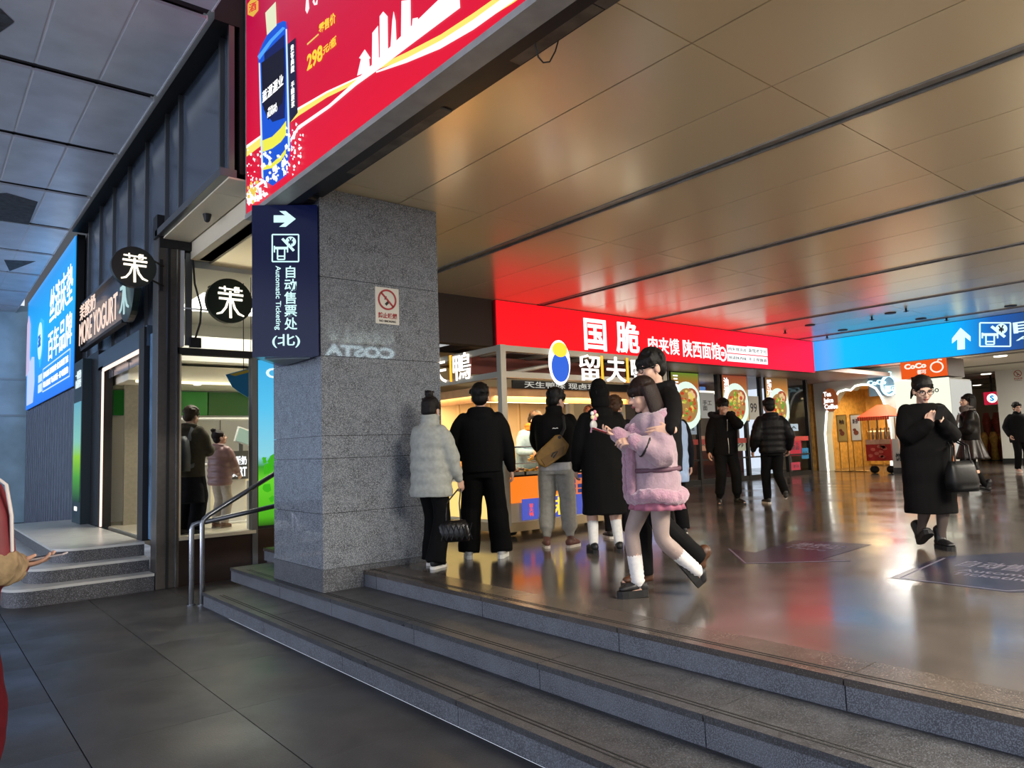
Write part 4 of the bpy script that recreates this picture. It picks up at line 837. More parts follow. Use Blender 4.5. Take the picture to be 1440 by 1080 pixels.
bx('display_floor', (SX0 + .05, SY0 + .1, 1.17), (SX1 - .02, SY0 + .74, 1.20), M_steel, stall); bx('display_shelf', (SX0 + .1, SY0 + .14, 1.355), (SX1 - .1, SY0 + .40, 1.362), M_glass, stall)
bx('worktop', (SX0 + .05, SY0 + .52, 1.20), (SX1 - .05, SY0 + .76, 1.24), M_woodl, stall)
# lettering on both sides
lw = glow('stall_letter', 'fffaf0', 2.0); amb = glow('stall_amber', 'ffae2c', 1.6)
LS = Face((SX0 - .012, 9.0, 2.48), FX); FS = Face((SX0, SY0 - .02, 2.48), FY)
for i, ch in enumerate('留夫鴨'):
    text('sign_letter', ch, (-.10 + .56 * i + .02, 0, -.10 + .56 * i + .42, .36), LS.f, LS.o, lw, stall, .002, .012, 0)
    if i: bx('amber_bar', (SX0 - .02, 9.0 - (-.10 + .56 * i - .06), 2.48), (SX0 - .004, 9.0 - (-.10 + .56 * i - .03), 2.84), amb, stall)
for i, ch in enumerate('留夫鴨'):
    a = FS.px(815, 530)[0] + i * .53
    text('sign_letter', ch, (a, -.04, a + .40, .32), FS.f, FS.o, lw, stall, .003, .02, 0)
    if i: bx('amber_bar', (SX0 + a - .09, SY0 - .03, 2.44), (SX0 + a - .06, SY0 - .01, 2.8), amb, stall)
# plain lit plaque in the brand colours where the emblem hangs
cx, cz = FS.px(786, 510)[0], FS.px(786, 510)[1]
flat('plaque_edge', disc((cx, cz), .19, 28, .30), FS.f, FS.o, lw, stall, .02, .0); flat('plaque', disc((cx, cz - .06), .155, 28, .2), FS.f, FS.o, glow('plaque_blue', '2a62d8', 1.1), stall, .02, .012); flat('plaque', disc((cx, cz + .17), .13, 20, .10), FS.f, FS.o, glow('plaque_yellow', 'ffdc3a', 1.2), stall, .02, .014)
neon = MB(); neon.tube([(8.30, SY0 - .03, 2.80), (8.45, SY0 - .03, 2.76), (8.52, SY0 - .03, 2.70), (8.62, SY0 - .03, 2.66), (8.66, SY0 - .03, 2.58), (8.60, SY0 - .03, 2.52)], .014, n=6); neon.build('neon_tube', lw, stall)
bx('neon_board', (8.2, SY0 + .0, 2.5), (8.72, SY0 + .012, 2.78), mat('board_taupe', '6a5a4c', rough=.5), stall)
# trays of food in the glass display
rng = random.Random(11)
def blob_mesh(name, pts, m):
    mb = MB()
    for c, r in pts: mb.ell(c, r, nu=7, nv=5)
    me = mb.mesh(name, smooth=True); me.materials.append(m); return me
M_tray = mat('steel_tray', '9a9a98', rough=.3, metal=.8)
foods = [('braised', 'a04418'), ('chilli', 'd85a1c'), ('golden', 'd8a030'), ('dark', '5a2812'), ('greens', '6a7a24')]
trays = []
for r in range(2):
    for i in range(9):
        x = SX0 + .10 + i * .35; y = SY0 + .12 + r * .20
        z = 1.20 if r == 0 or True else 1.2
        f = foods[(i * 2 + r) % 5]
        t = thing('food_tray', 'steel tray of %s food, %s in the %s row of the stall display' % (f[0] + (' glazed' if f[0] != 'greens' else ' leafy'), ['first', 'second', 'third', 'fourth', 'fifth', 'sixth', 'seventh', 'eighth', 'ninth'][i], ['front', 'back'][r]), 'tray', (x + .16, y + .09, z), 'food trays in the stall display')
        tb = MB().box((x, y, z + .002), (x + .32, y + .18, z + .01))
        for a, b in (((x, y), (x + .32, y + .008)), ((x, y + .172), (x + .32, y + .18)), ((x, y), (x + .008, y + .18)), ((x + .312, y), (x + .32, y + .18))): tb.box((*a, z + .002), (*b, z + .05))
        tb.build('pan', M_tray, t)
        fb = MB()
        for q in range(20): fb.ell((x + .03 + rng.random() * .26, y + .03 + rng.random() * .12, z + .03 + rng.random() * .05), (rng.uniform(.02, .035), rng.uniform(.015, .03), rng.uniform(.012, .02)), nu=7, nv=5)
        o = fb.build('food', mat('food_' + f[0], f[1], rough=.35, noise=.4, nscale=40, coat=.3), t, smooth=True); o['kind'] = 'stuff'
for i in range(6):
    x = SX0 + .25 + i * .5; f = foods[(i + 1) % 5]
    o = thing('food_plate', 'white plate of %s food on the upper glass shelf, %s from the left' % (f[0], ['first', 'second', 'third', 'fourth', 'fifth', 'sixth'][i]), 'plate', (x, SY0 + .27, 1.363), 'plates on the upper shelf')
    MB().loft([(x, SY0 + .27, 1.364, .06, .05), (x, SY0 + .27, 1.372, .11, .09), (x, SY0 + .27, 1.380, .125, .105)], n=20, ex=2).build('dish', mat('china', 'e8e6de', rough=.25), o, smooth=True)
    fb = MB()
    for q in range(14): fb.ell((x + rng.uniform(-.07, .07), SY0 + .27 + rng.uniform(-.06, .06), 1.39 + rng.random() * .05), (.03, .025, .018), nu=7, nv=5)
    fb.build('food', MATS['food_' + f[0]], o, smooth=True)['kind'] = 'stuff'
for i, (x, hx, nm) in enumerate(((6.02, 'e8e4da', 'white'), (7.62, 'e8c82c', 'yellow'), (7.78, 'f0a030', 'orange'), (8.25, '3a2418', 'dark brown'), (8.42, 'c8b8a0', 'pale'))):
    o = thing('jar', '%s jar standing on the stall worktop' % nm, 'jar', (x, SY0 + .63, 1.24), 'jars on the stall worktop')
    MB().loft([(x, SY0 + .63, 1.241, .05, .05), (x, SY0 + .63, 1.26, .055, .055), (x, SY0 + .63, 1.38, .055, .055), (x, SY0 + .63, 1.42, .035, .035)], n=16, ex=2).build('body', mat('jar_' + hx, hx, rough=.3, coat=.4), o, smooth=True)
    MB().tube([(x, SY0 + .63, 1.42), (x, SY0 + .63, 1.445)], .04, n=14, cap=False).build('lid', M_black, o)
o = bx('napkin_box', (7.30, SY0 + .57, 1.242), (7.52, SY0 + .72, 1.46), mat('box_red', 'b0161c', rough=.5), bevel=.01); tag(o, 'red box standing on the stall worktop', 'box')
stall_l = bpy.data.lights.new('stall_lamp', 'AREA'); stall_l.shape = 'RECTANGLE'; stall_l.size = 2.6; stall_l.size_y = .5; stall_l.energy = 110; stall_l.color = (1, .72, .38)
so = bpy.data.objects.new('stall_lamp', stall_l); COL.objects.link(so); so.location = (7.2, 7.62, 2.25)
stall_l2 = bpy.data.lights.new('stall_lamp', 'AREA'); stall_l2.shape = 'RECTANGLE'; stall_l2.size = .6; stall_l2.size_y = 1.6; stall_l2.energy = 45; stall_l2.color = (1, .74, .4)
so = bpy.data.objects.new('stall_lamp', stall_l2); COL.objects.link(so); so.location = (5.95, 8.3, 2.26)
# second counter box at the left end, bags hanging
o = bx('paper_carton', (5.75, 8.2, 1.18), (6.05, 8.5, 1.42), mat('carton_orange', 'c8802c', rough=.6), bevel=.005); tag(o, 'orange carton on the left counter of the stall', 'box')

# ---- yogurt shop furniture
ct = thing('counter', 'cream service counter inside the corner shop', 'counter', (4.6, 12.6, .54))
bx('body', (3.75, 12.3, .54), (5.9, 13.0, 1.45), mat('counter_cream', 'd8d0b6', rough=.4), ct); bx('top', (3.7, 12.25, 1.45), (5.95, 13.05, 1.50), M_white, ct); bx('shelf', (3.3, 13.45, 1.5), (5.9, 13.85, 1.54), M_white, ct)
ks = thing('order_kiosk', 'dark order kiosk with lit yogurt lettering inside the shop', 'kiosk', (3.78, 11.6, .54))
bx('stand', (3.80, 11.55, .56), (4.05, 11.75, 1.25), M_white, ks); bx('base', (3.74, 11.45, .54), (4.1, 11.8, .57), M_white, ks); bx('box', (3.76, 11.5, 1.22), (4.08, 11.75, 1.66), mat('kiosk_grey', '4a4c48', rough=.4), ks)
text('sign_text', '茉酸奶', (.04, .24, .29, .38), FY, (3.76, 11.5, 1.2), Gw, ks, .02, .01); text('sign_text', 'GURT', (.04, .06, .29, .21), FY, (3.76, 11.5, 1.2), Gw, ks, .03, .01)
tl = thing('tablet', 'tilted order tablet on the kiosk inside the shop', 'tablet', (4.0, 11.6, 1.66))
rt_ = Matrix.Rotation(-.5, 3, 'X') @ Matrix.Rotation(.0, 3, 'Z'); MB().obox((4.05, 11.62, 1.89), (.13, .012, .13), Matrix.Rotation(.35, 3, 'Y') @ Matrix.Rotation(-.25, 3, 'X')).build('case', M_white, tl); MB().obox((4.05, 11.6, 1.89), (.11, .006, .11), Matrix.Rotation(.35, 3, 'Y') @ Matrix.Rotation(-.25, 3, 'X')).build('screen', glow('tablet_glow', 'a8c0a8', .8), tl); bx('stalk', (3.98, 11.6, 1.66), (4.03, 11.64, 1.80), M_mull, tl)
fr = thing('white_frame', 'white rounded tube frame standing behind the girl in the pink puffer', 'frame', (3.7, 12.15, .54))
f = MB(); f.tube([(3.18, 12.2, 1.42), (3.18, 12.2, 2.12), (3.21, 12.2, 2.17), (3.28, 12.2, 2.2), (4.4, 12.2, 2.2)], .022, n=8); f.build('tube', M_white, fr); f = MB(); f.tube([(3.18, 12.2, 1.46), (4.4, 12.2, 1.46)], .022, n=8); f.build('tube', M_white, fr); f = MB(); f.tube([(3.18, 12.2, .54), (3.18, 12.2, 1.46)], .022, n=8); f.build('leg', M_white, fr)
dk = bx('display_box', (3.02, 11.7, 1.28), (3.30, 11.95, 1.68), M_black, bevel=.01); tag(dk, 'black box display in front of the man with the backpack', 'box'); dkp = bx('pedestal', (3.0, 11.68, .54), (3.32, 11.97, 1.28), mat('ped', 'cfc6ae', rough=.5)); tag(dkp, 'cream pedestal under the black box in the shop', 'pedestal')
fan = thing('hanging_board', 'blue fan-shaped board hanging under the shop ceiling', 'board', (3.45, 10.3, 2.4))
FF = Face((2.9, 10.3, 2.0), FY); flat('board', FF.pts([(317, 527), (357, 516), (366, 552), (350, 560), (338, 553), (326, 544)]), FF.f, FF.o, mat('fan_blue', '1f7fc0', rough=.4), fan, .02); flat('stripe', FF.pts([(322, 527), (355, 518), (352, 523), (330, 529)]), FF.f, FF.o, mat('fan_gold', 'c8b040', rough=.5), fan, .004, .022)
q = FF.px(342, 520); MB().tube([(2.9 + q[0], 10.29, 2.0 + q[1]), (2.9 + q[0], 10.29, 4.05)], .006).build('cord', M_black, fan)
hs = thing('hanging_sign', 'small lit vertical lettering hung inside the shop window by the light box', 'sign', (3.42, 9.9, 2.1))
HF = Face((3.3, 9.9, 2.0), FY); text('sign_text', '茉\n酸\n奶', HF.box(349, 556, 357, 580), HF.f, HF.o, glow('gold_lit', 'ffe69a', 1.2), hs, .03, .02); q = HF.px(353, 556); MB().tube([(3.3 + q[0], 9.9, 2.0 + q[1]), (3.3 + q[0], 9.9, 4.05)], .005).build('cord', M_black, hs)
# orange lit drink cooler right of the window
oc = thing('drink_cooler', 'small orange lit display low behind the shop window', 'display', (3.82, 10.35, .54)); bx('case', (3.70, 10.2, .54), (3.95, 10.5, 1.22), M_white, oc); bx('lit_front', (3.71, 10.19, .95), (3.94, 10.2, 1.20), glow('cooler_orange', 'd88a3a', .9), oc)

# ---- lobby props
def easel(x0, y0, x1, y1, X, label, tint):
    E_ = Face((X, 10.5, .45), FX); q = E_.box(x0, y0, x1, y1); o = thing('banner_stand', label, 'banner stand', (X, 10.5 - (q[0] + q[2]) / 2, .45), 'banner stands before the cafe')
    flat('frame', rect(q[0] - .04, q[1] - .04, q[2] + .04, q[3] + .04), E_.f, E_.o, M_gold, o, .02); flat('print', rect(*q), E_.f, E_.o, mat('banner_' + tint, tint, rough=.6), o, .006, .021)
    w, h = q[2] - q[0], q[3] - q[1]
    text('surface_text', '新茶' if tint[0] == 'd' else '柚', (q[0] + w * .2, q[1] + h * .66, q[2] - w * .2, q[1] + h * .86), E_.f, E_.o, mat('ink_dark', '30181c', rough=.6), o, .01, .003, .028)
    flats('print_shape', [disc((q[0] + w * .5, q[1] + h * .3), w * .28, 12, h * .1), disc((q[0] + w * .35, q[1] + h * .42), w * .2, 10, h * .06)], E_.f, E_.o, mat('print_brown', '8a4a30', rough=.6), o, .003, .028)
    for u in (q[0], q[2]): bx('leg', (X, 10.5 - u - .015, .47), (X + .03, 10.5 - u + .015, .45 + q[1] + .1), M_gold, o)
    bx('foot', (X - .15, 10.5 - q[2] - .15, .45), (X + .2, 10.5 - q[0] + .15, .475), M_gold, o)
easel(1180, 585, 1189, 620, 23.0, 'left banner stand with a golden print before the cafe arch', 'c8a85a'); easel(1199, 584, 1209, 619, 23.0, 'right banner stand with a white print before the cafe arch', 'dcd8c8')
KX = 21.8; K_ = Face((KX, 9.5, .45), FX)
kart = thing('market_cart', 'red printed cart with an orange canopy beside the cafe arch', 'cart', (KX + .4, 9.3, .45))
q = K_.box(1219, 618, 1252, 648); y0, y1 = 9.5 - q[2], 9.5 - q[0]; zb, zt = .45 + q[1], .45 + q[3]
zb = max(zb, .68); bx('body', (KX, y0, zb), (KX + .7, y1, zt), mat('cart_red', 'b82a22', rough=.5), kart)
flats('print', [disc((q[0] + (q[2] - q[0]) * rng.uniform(.15, .85), zb - .45 + (zt - zb) * rng.uniform(.15, .7)), .07, 8, .05) for i in range(10)], K_.f, K_.o, mat('cart_print', 'd8705a', rough=.5), kart, .006); flat('label_band', rect(q[0], zt - .45 - .14, q[2], zt - .45), K_.f, K_.o, mat('band_pale', 'e0b090', rough=.5), kart, .006, .003)
for y in (y0 + .12, y1 - .12): MB().tube([(KX + .2, y - .02, .56), (KX + .2, y + .02, .56)], .11, n=16).build('wheel', M_black, kart)
qc = K_.box(1213, 569, 1256, 592); yc0, yc1 = 9.5 - qc[2], 9.5 - qc[0]; zc0, zc1 = .45 + qc[1], .45 + qc[3]
for y in (y0 + .1, (y0 + y1) / 2, y1 - .1):
    for x in (KX + .05, KX + .62): bx('post', (x, y - .015, zt), (x + .03, y + .015, zc0 + .1), M_gold, kart)
M_can = mat('canopy_orange', 'e0461c', rough=.6)
mb = MB(); ym = (yc0 + yc1) / 2; a = [(KX - .35, yc0, zc0 + .13), (KX - .35, yc1, zc0 + .13), (KX + 1.05, yc1, zc0 + .13), (KX + 1.05, yc0, zc0 + .13)]; tp = [(KX + .25, ym - .12, zc1), (KX + .25, ym + .12, zc1), (KX + .45, ym + .12, zc1), (KX + .45, ym - .12, zc1)]
mb.add(a + tp, [(0, 1, 2, 3), (7, 6, 5, 4)] + [(i, i + 4, (i + 1) % 4 + 4, (i + 1) % 4) for i in range(4)]); mb.build('canopy', M_can, kart)
mb = MB(); n = 14
for i in range(n):
    t0, t1 = yc0 + (yc1 - yc0) * i / n, yc0 + (yc1 - yc0) * (i + 1) / n; mb.box((KX - .355, t0, zc0 + .02), (KX - .345, t1 - .01, zc0 + .13))
mb.build('fringe', mat('fringe_red', 'c83a1a', rough=.7), kart)['kind'] = 'stuff'
for i in range(5):
    y = y0 + .12 + i * (y1 - y0 - .24) / 4
    o = thing('drink_bottle', 'glass bottle on the cart top, %s from the right' % ['first', 'second', 'third', 'fourth', 'fifth'][i], 'bottle', (KX + .25, y, zt), 'bottles on the cart')
    MB().loft([(KX + .25, y, zt + .001, .035, .035), (KX + .25, y, zt + .18, .035, .035), (KX + .25, y, zt + .25, .02, .02), (KX + .25, y, zt + .32, .02, .02)], n=12, ex=2).build('body', mat('bottle_tan', 'b8a078', rough=.2, coat=.4), o, smooth=True); MB().tube([(KX + .25, y, zt + .32), (KX + .25, y, zt + .34)], .024, n=10, cap=False).build('cap', M_gold, o)
tb = thing('price_board', 'white board standing right of the cart', 'board', (KX, y0 - .25, .45)); bx('board', (KX - .02, y0 - .45, .62), (KX + .02, y0 - .04, zt), M_white, tb); text('surface_text', '饮品', (.08, .35, .33, .6), FX, (KX - .02, y0 - .04, .45), mat('ink_grey', '2c3a44'), tb, .02, .004); bx('foot', (KX - .15, y0 - .40, .45), (KX + .15, y0 - .08, .62), M_mull, tb)
# far goods and a stool cluster under the red screen, plants
for i in range(16):
    x, y = 32 + (i % 4) * .5, 9.0 + (i // 4) * .34; c = ('c8a050', '8a3a2a', '4a5a3a', 'd8c8b0')[i % 4]; z = .45
    o = thing('display_figure', 'small %s goods stand in the far shop, %s row' % (('golden', 'brick red', 'olive', 'pale')[i % 4], ('first', 'second', 'third', 'fourth')[i // 4]), 'stand', (x, y, z), 'goods in the far shop')
    h = 1.1 + .25 * ((i * 3) % 4); MB().loft([(x, y, z, .14, .14), (x, y, z + h * .5, .10, .10), (x, y, z + h * .8, .16, .16), (x, y, z + h, .09, .09)], n=10, ex=2).build('body', mat('goods_' + c, c, rough=.6, noise=.4, nscale=8), o, smooth=True); MB().tube([(x, y, z), (x, y, z + .03)], .17, n=12, cap=False).build('base', M_dkmetal, o)
# ================================================================ PEOPLE: BUILDER
def fuse(mb, voxel, smooth=2, name='m'):
    """one closed surface out of overlapping shapes"""
    me = mb.mesh(name); o = bpy.data.objects.new('fuse_tmp', me); COL.objects.link(o)
    r = o.modifiers.new('r', 'REMESH'); r.mode = 'VOXEL'; r.voxel_size = voxel
    if smooth: q = o.modifiers.new('s', 'SMOOTH'); q.factor = .5; q.iterations = smooth
    out = bpy.data.meshes.new_from_object(o.evaluated_get(bpy.context.evaluated_depsgraph_get()))
    bpy.data.objects.remove(o); bpy.data.meshes.remove(me)
    V = np.empty(len(out.vertices) * 3); out.vertices.foreach_get('co', V); V = V.reshape(-1, 3)
    F = [tuple(p.vertices) for p in out.polygons]; N = np.empty(len(out.vertices) * 3); out.vertices.foreach_get('normal', N); N = N.reshape(-1, 3)
    bpy.data.meshes.remove(out)
    return V, F, N
def wrinkle(V, N, amp, freq, seed=0, zdir=.35):
    """soft folds across the cloth"""
    r = np.random.RandomState(seed); d = np.zeros(len(V))
    for k in range(6):
        w = r.normal(size=3); w[2] = w[2] / max(zdir, .05); w = w / np.linalg.norm(w) * freq * r.uniform(.6, 1.6); warp = np.sin(V @ r.normal(size=3) * freq * .4 + k)
        d += np.sin(V @ w + r.uniform(0, 6) + 1.5 * warp) / 6
    return V + N * (d * amp)[:, None]
def mesh_of(V, F, name, m):
    me = bpy.data.meshes.new(name); me.from_pydata(V.tolist() if hasattr(V, 'tolist') else V, [], F); me.update(); me.shade_smooth(); me.materials.append(m); return me
def ik(a, t, l1, l2, pole):
    a, t, pole = Vector(a), Vector(t), Vector(pole); d = t - a; L = min(d.length, (l1 + l2) * .998); u = d.normalized(); t = a + u * L
    x = (l1 * l1 - l2 * l2 + L * L) / (2 * L); h = math.sqrt(max(l1 * l1 - x * x, 0)); p = pole - u * pole.dot(u); p = p.normalized() if p.length > 1e-5 else Vector((0, -1, 0))
    return a + u * x + p * h, t
def path(a, b, c, r0, r1, r2, n=7, puff=0, pk=1.0, r3=None):
    """bent limb a-b-c with tapering radii, optional quilted rings"""
    a, b, c = Vector(a), Vector(b), Vector(c); P = []; R = []
    for i in range(n): t = i / n; P.append(a.lerp(b, t)); R.append(r0 + (r1 - r0) * t)
    for i in range(n + 1): t = i / n; P.append(b.lerp(c, t)); R.append(r1 + (r2 - r1) * t)
    Q = [P[0]] + [(P[i - 1] + P[i] * 2 + P[i + 1]) / 4 for i in range(1, len(P) - 1)] + [P[-1]]
    if puff: R = [r * (1 + puff * abs(math.sin(math.pi * i * pk / 2))) for i, r in enumerate(R)]
    return Q, R
_hands = {}
def hand_geo(side, curl, spread=.0):
    """hand in its own frame: wrist at the origin, fingers along +y, palm facing -z, right hand has its thumb at -x"""
    key = (side, curl, spread)
    if key in _hands: return _hands[key]
    mb = MB(); s = side
    mb.tube([(0, -.03, 0), (0, .005, 0), (0, .045, -.002), (0, .085, -.004)], [(.019, .026), (.018, .030), (.014, .040), (.010, .040)], n=12, up=(0, 0, 1))
    for i, (x, L) in enumerate(((-.031, .072), (-.0105, .080), (.0105, .075), (.031, .060))):
        p = Vector((x * s, .083 - .006 * abs(i - 1), -.003)); ang = 0; P = [p - Vector((0, .02, 0)), p]
        for k, (fr, bend) in enumerate(((.45, .75), (.30, 1.0), (.25, .8))):
            ang += bend * curl * (1 + .08 * i); d = Vector((x * spread * s * 6, math.cos(ang), -math.sin(ang))).normalized(); p = p + d * L * fr; P.append(p)
        mb.tube(P, [.0095, .0092, .0085, .0078, .0068], n=8)
    b = Vector((-.026 * s, .018, -.006)); mb.tube([b, b + Vector((-.026 * s, .026, -.010)), b + Vector((-.036 * s + .012 * s * curl, .052, -.020 - .012 * curl)), b + Vector((-.034 * s + .026 * s * curl, .074, -.026 - .02 * curl))], [.014, .0115, .010, .008], n=8)
    V, F, N = fuse(mb, .0042, 2); _hands[key] = (V, F); return V, F
class Person:
    def __init__(s, label, pos, theta, H, lean=0, twist=0, hip=(0, 0, 0), head=(0, 0, 0), rh=None, lh=None, rpole=(.4, -1, -.2), lpole=(-.4, -1, -.2), ra=(.10, 0, .085, 0, 0), la=(-.10, 0, .085, 0, 0), skin='c9a08a', group=None, rhand=None, lhand=None, curl=.45, z0=None, shoulder=1.0):
        s.k = H / 1.75; s.H = H; k = s.k
        s.pos = Vector(pos); s.rot = math.radians(theta - 90)
        s.root = thing('person', label, 'person', s.pos, group, rotz=s.rot)
        s.M = Matrix.Translation(s.pos) @ Matrix.Rotation(s.rot, 4, 'Z'); s.Mi = s.M.inverted()
        s.lean = math.radians(lean); s.tw = math.radians(twist); s.hip = Vector((hip[0], hip[1], .93 + hip[2])) * k
        s.skin = mat('skin_' + skin, skin, rough=.5, spec=.4, noise=.06, nscale=30)
        s.nb = s.T((0, .0, 1.455)); w = .178 * shoulder
        s.sh = {1: s.T((w, -.005, 1.395)), -1: s.T((-w, -.005, 1.395))}
        HR = Matrix.Rotation(s.tw + math.radians(head[0]), 4, 'Z') @ Matrix.Rotation(math.radians(-head[1]), 4, 'X') @ Matrix.Rotation(math.radians(head[2]), 4, 'Y')
        hb = s.T((0, .005, 1.53)); s.hm = Matrix.Translation(hb) @ HR @ Matrix.Scale(k * 1.09, 4) @ Matrix.Translation((0, .015, .082))
        s.el = {}; s.wr = {}; s.hd = {}; s.curl = curl
        for sd, t, pole, hh in ((1, rh, rpole, rhand), (-1, lh, lpole, lhand)):
            t = (s.T((sd * .26, .05, .86)) if t is None else (s.Mi @ t if isinstance(t, Vector) else Vector(t) * k))
            s.el[sd], s.wr[sd] = ik(s.sh[sd], t, .285 * k, .255 * k, pole)
            d = (s.wr[sd] - s.el[sd]).normalized()
            s.hd[sd] = hh or (None, None, curl)
        s.hp = {1: s.hip + Vector((.088, 0, -.02)) * k, -1: s.hip + Vector((-.088, 0, -.02)) * k}; s.kn = {}; s.an = {}; s.ft = {}
        for sd, a in ((1, ra), (-1, la)):
            s.kn[sd], s.an[sd] = ik(s.hp[sd], Vector(a[:3]) * k, .43 * k, .42 * k, Vector((0.05 * sd, 1, 0)))
            s.ft[sd] = (math.radians(a[3]), math.radians(a[4]))
    def T(s, p):
        """upright torso point (for a 1.75 m body) to the leaning, twisting torso"""
        p = Vector(p) * s.k; f = min(max((p.z - .88 * s.k) / (.25 * s.k), 0), 1); q = p - Vector((0, 0, .93 * s.k))
        q = Matrix.Rotation(s.tw * f, 3, 'Z') @ (Matrix.Rotation(-s.lean * f, 3, 'X') @ q)
        return s.hip + q
    def part(s, name, V, F, m, label=None, parent=None):
        o = link(name, mesh_of(V, F, name, m), None, parent or s.root); WL[o] = Vector((0, 0, 0))
        if label: o['label'] = label
        return o
    def mb_part(s, name, mb, m, label=None, parent=None, smooth=True):
        o = link(name, mb.mesh(name, smooth=smooth), m, parent or s.root); WL[o] = Vector((0, 0, 0))
        if label: o['label'] = label
        return o
    def head_pts(s, mb): mb.v = [tuple(s.hm @ Vector(p)) for p in mb.v]; return mb
    # ---- the body itself
    def body(s, leg=1.0, glasses=False, brow='2a1c16', lip='a8605a', leg_mat=None):
        k = s.k; mb = MB()
        rings = [(0, 0, z, rx, ry) for z, rx, ry in ((.84, .13, .10), (.93, .155, .11), (1.05, .13, .095), (1.2, .145, .10), (1.35, .165, .095), (1.43, .12, .08), (1.47, .06, .06))]
        t = MB(); t.loft([(*r[:3], r[3], r[4]) for r in rings], n=18); t.v = [tuple(s.T(p)) for p in t.v]; mb.add(t.v, t.f)
        for sd in (1, -1):
            P, R = path(s.sh[sd], s.el[sd], s.wr[sd], .046 * k, .038 * k, .026 * k); mb.tube(P, R, n=10)
            P, R = path(s.hp[sd], s.kn[sd], s.an[sd], .082 * k * leg, .053 * k * leg, .034 * k * leg); R = [r * (1 + .22 * max(0, math.sin((i - 7.2) / 5.0 * math.pi))) if i > 7 and i < 13 else r for i, r in enumerate(R)]; mb.tube(P, R, n=12)
            a = s.an[sd]; f = s.foot_matrix(sd); mb.tube([f @ Vector((0, -.03, .06)), f @ Vector((0, .05, .05)), f @ Vector((0, .15, .025))], [.033 * k, .036 * k, .025 * k], n=8)
        V, F, _ = fuse(mb, .013, 2); V = V.tolist()
        h = MB(); h.ell((0, -.012, .035), (.073, .092, .088), nu=20, nv=14); h.ell((0, .022, -.028), (.060, .070, .082), nu=18, nv=12); h.ell((0, .060, -.092), (.026, .024, .022)); h.ell((.034, .055, -.03), (.026, .028, .03)); h.ell((-.034, .055, -.03), (.026, .028, .03))
        h.tube([(0, .084, .018), (0, .100, -.012), (0, .108, -.028)], [.008, .011, .013], n=8); h.ell((.012, .098, -.032), (.009, .011, .008)); h.ell((-.012, .098, -.032), (.009, .011, .008)); h.ell((0, .088, -.060), (.020, .011, .011))
        h.tube([(-.04, .079, .026), (0, .086, .024), (.04, .079, .026)], .009, n=6)
        for sd in (1, -1): h.ell((.075 * sd, -.005, -.012), (.011, .022, .033)); 
        s.head_pts(h); n0 = s.hm @ Vector((0, -.015, -.05)); h.tube([s.nb - Vector((0, 0, .05 * k)), s.nb + Vector((0, 0, .02 * k)), n0], [.062 * k, .052 * k, .050 * k], n=14)
        hv, hf, _ = fuse(h, .0062, 2); o = len(V); V += hv.tolist(); F = list(F) + [tuple(i + o for i in f) for f in hf]
        for sd in (1, -1):
            d = s.hd[sd][0]; nrm = s.hd[sd][1]; d = Vector(d).normalized() if d is not None else (s.wr[sd] - s.el[sd]).normalized()
            nrm = Vector(nrm) if nrm is not None else Vector((-sd, .2, 0)); nrm = (nrm - d * nrm.dot(d)).normalized(); xax = d.cross(-nrm)
            hv, hf = hand_geo(sd, s.hd[sd][2]); A = np.array([list(xax), list(d), list(-nrm)]); V2 = hv * k @ A + np.array(s.wr[sd]); o = len(V); V += V2.tolist(); F += [tuple(i + o for i in f) for f in hf]
        b = s.part('body', V, F, s.skin)
        if leg_mat: pass
        eye = mat('eye_white', 'e8e4de', rough=.25); iris = mat('eye_dark', '1a100c', rough=.15); hb = mat('brow_' + brow, brow, rough=.8); lm = mat('lip_' + lip, lip, rough=.45)
        for sd in (1, -1):
            e = MB(); e.ell((.032 * sd, .080, .004), (.0135, .008, .0062), nu=10, nv=6); eo = s.mb_part('eye', s.head_pts(e), eye); e = MB(); e.ell((.032 * sd, .0865, .004), (.0055, .003, .0055), nu=8, nv=6); s.mb_part('iris', s.head_pts(e), iris, parent=eo)
            e = MB(); e.tube([(.016 * sd, .089, .022), (.032 * sd, .088, .027), (.05 * sd, .078, .022)], [(.004, .003)] * 3, n=6); s.mb_part('eyebrow', s.head_pts(e), hb)
            e = MB(); e.tube([(.018 * sd, .085, .0095), (.032 * sd, .088, .0125), (.047 * sd, .078, .007)], .0022, n=5); s.mb_part('eyelid', s.head_pts(e), hb)
        e = MB(); e.tube([(-.021, .090, -.061), (-.008, .0985, -.0575), (0, .0985, -.059), (.008, .0985, -.0575), (.021, .090, -.061)], [.002, .0042, .004, .0042, .002], n=6); e.tube([(-.018, .090, -.063), (0, .0975, -.068), (.018, .090, -.063)], [.002, .0055, .002], n=6); s.mb_part('mouth', s.head_pts(e), lm)
        if glasses:
            g = MB()
            for sd in (1, -1):
                ring = [(.034 * sd + .026 * math.cos(t), .101 - .12 * abs(.034 + .026 * math.cos(t) * sd) ** 1.6, .002 + .020 * math.sin(t)) for t in [i * 2 * math.pi / 16 for i in range(17)]]
                g.tube(ring, .0030, n=6, cap=False); g.tube([(.060 * sd, .094, .008), (.078 * sd, .06, .010), (.082 * sd, -.01, .006)], .0028, n=6)
            g.tube([(-.010, .104, .008), (.010, .104, .008)], .0028, n=6); s.mb_part('glasses', s.head_pts(g), mat('glasses_frame', '111013', rough=.25))
        return b
    def foot_matrix(s, sd):
        yaw, pitch = s.ft[sd]; return Matrix.Translation(s.an[sd]) @ Matrix.Rotation(yaw, 4, 'Z') @ Matrix.Rotation(-pitch, 4, 'X') @ Matrix.Translation(Vector((0, 0, -.085 * s.k))) @ Matrix.Scale(s.k, 4)
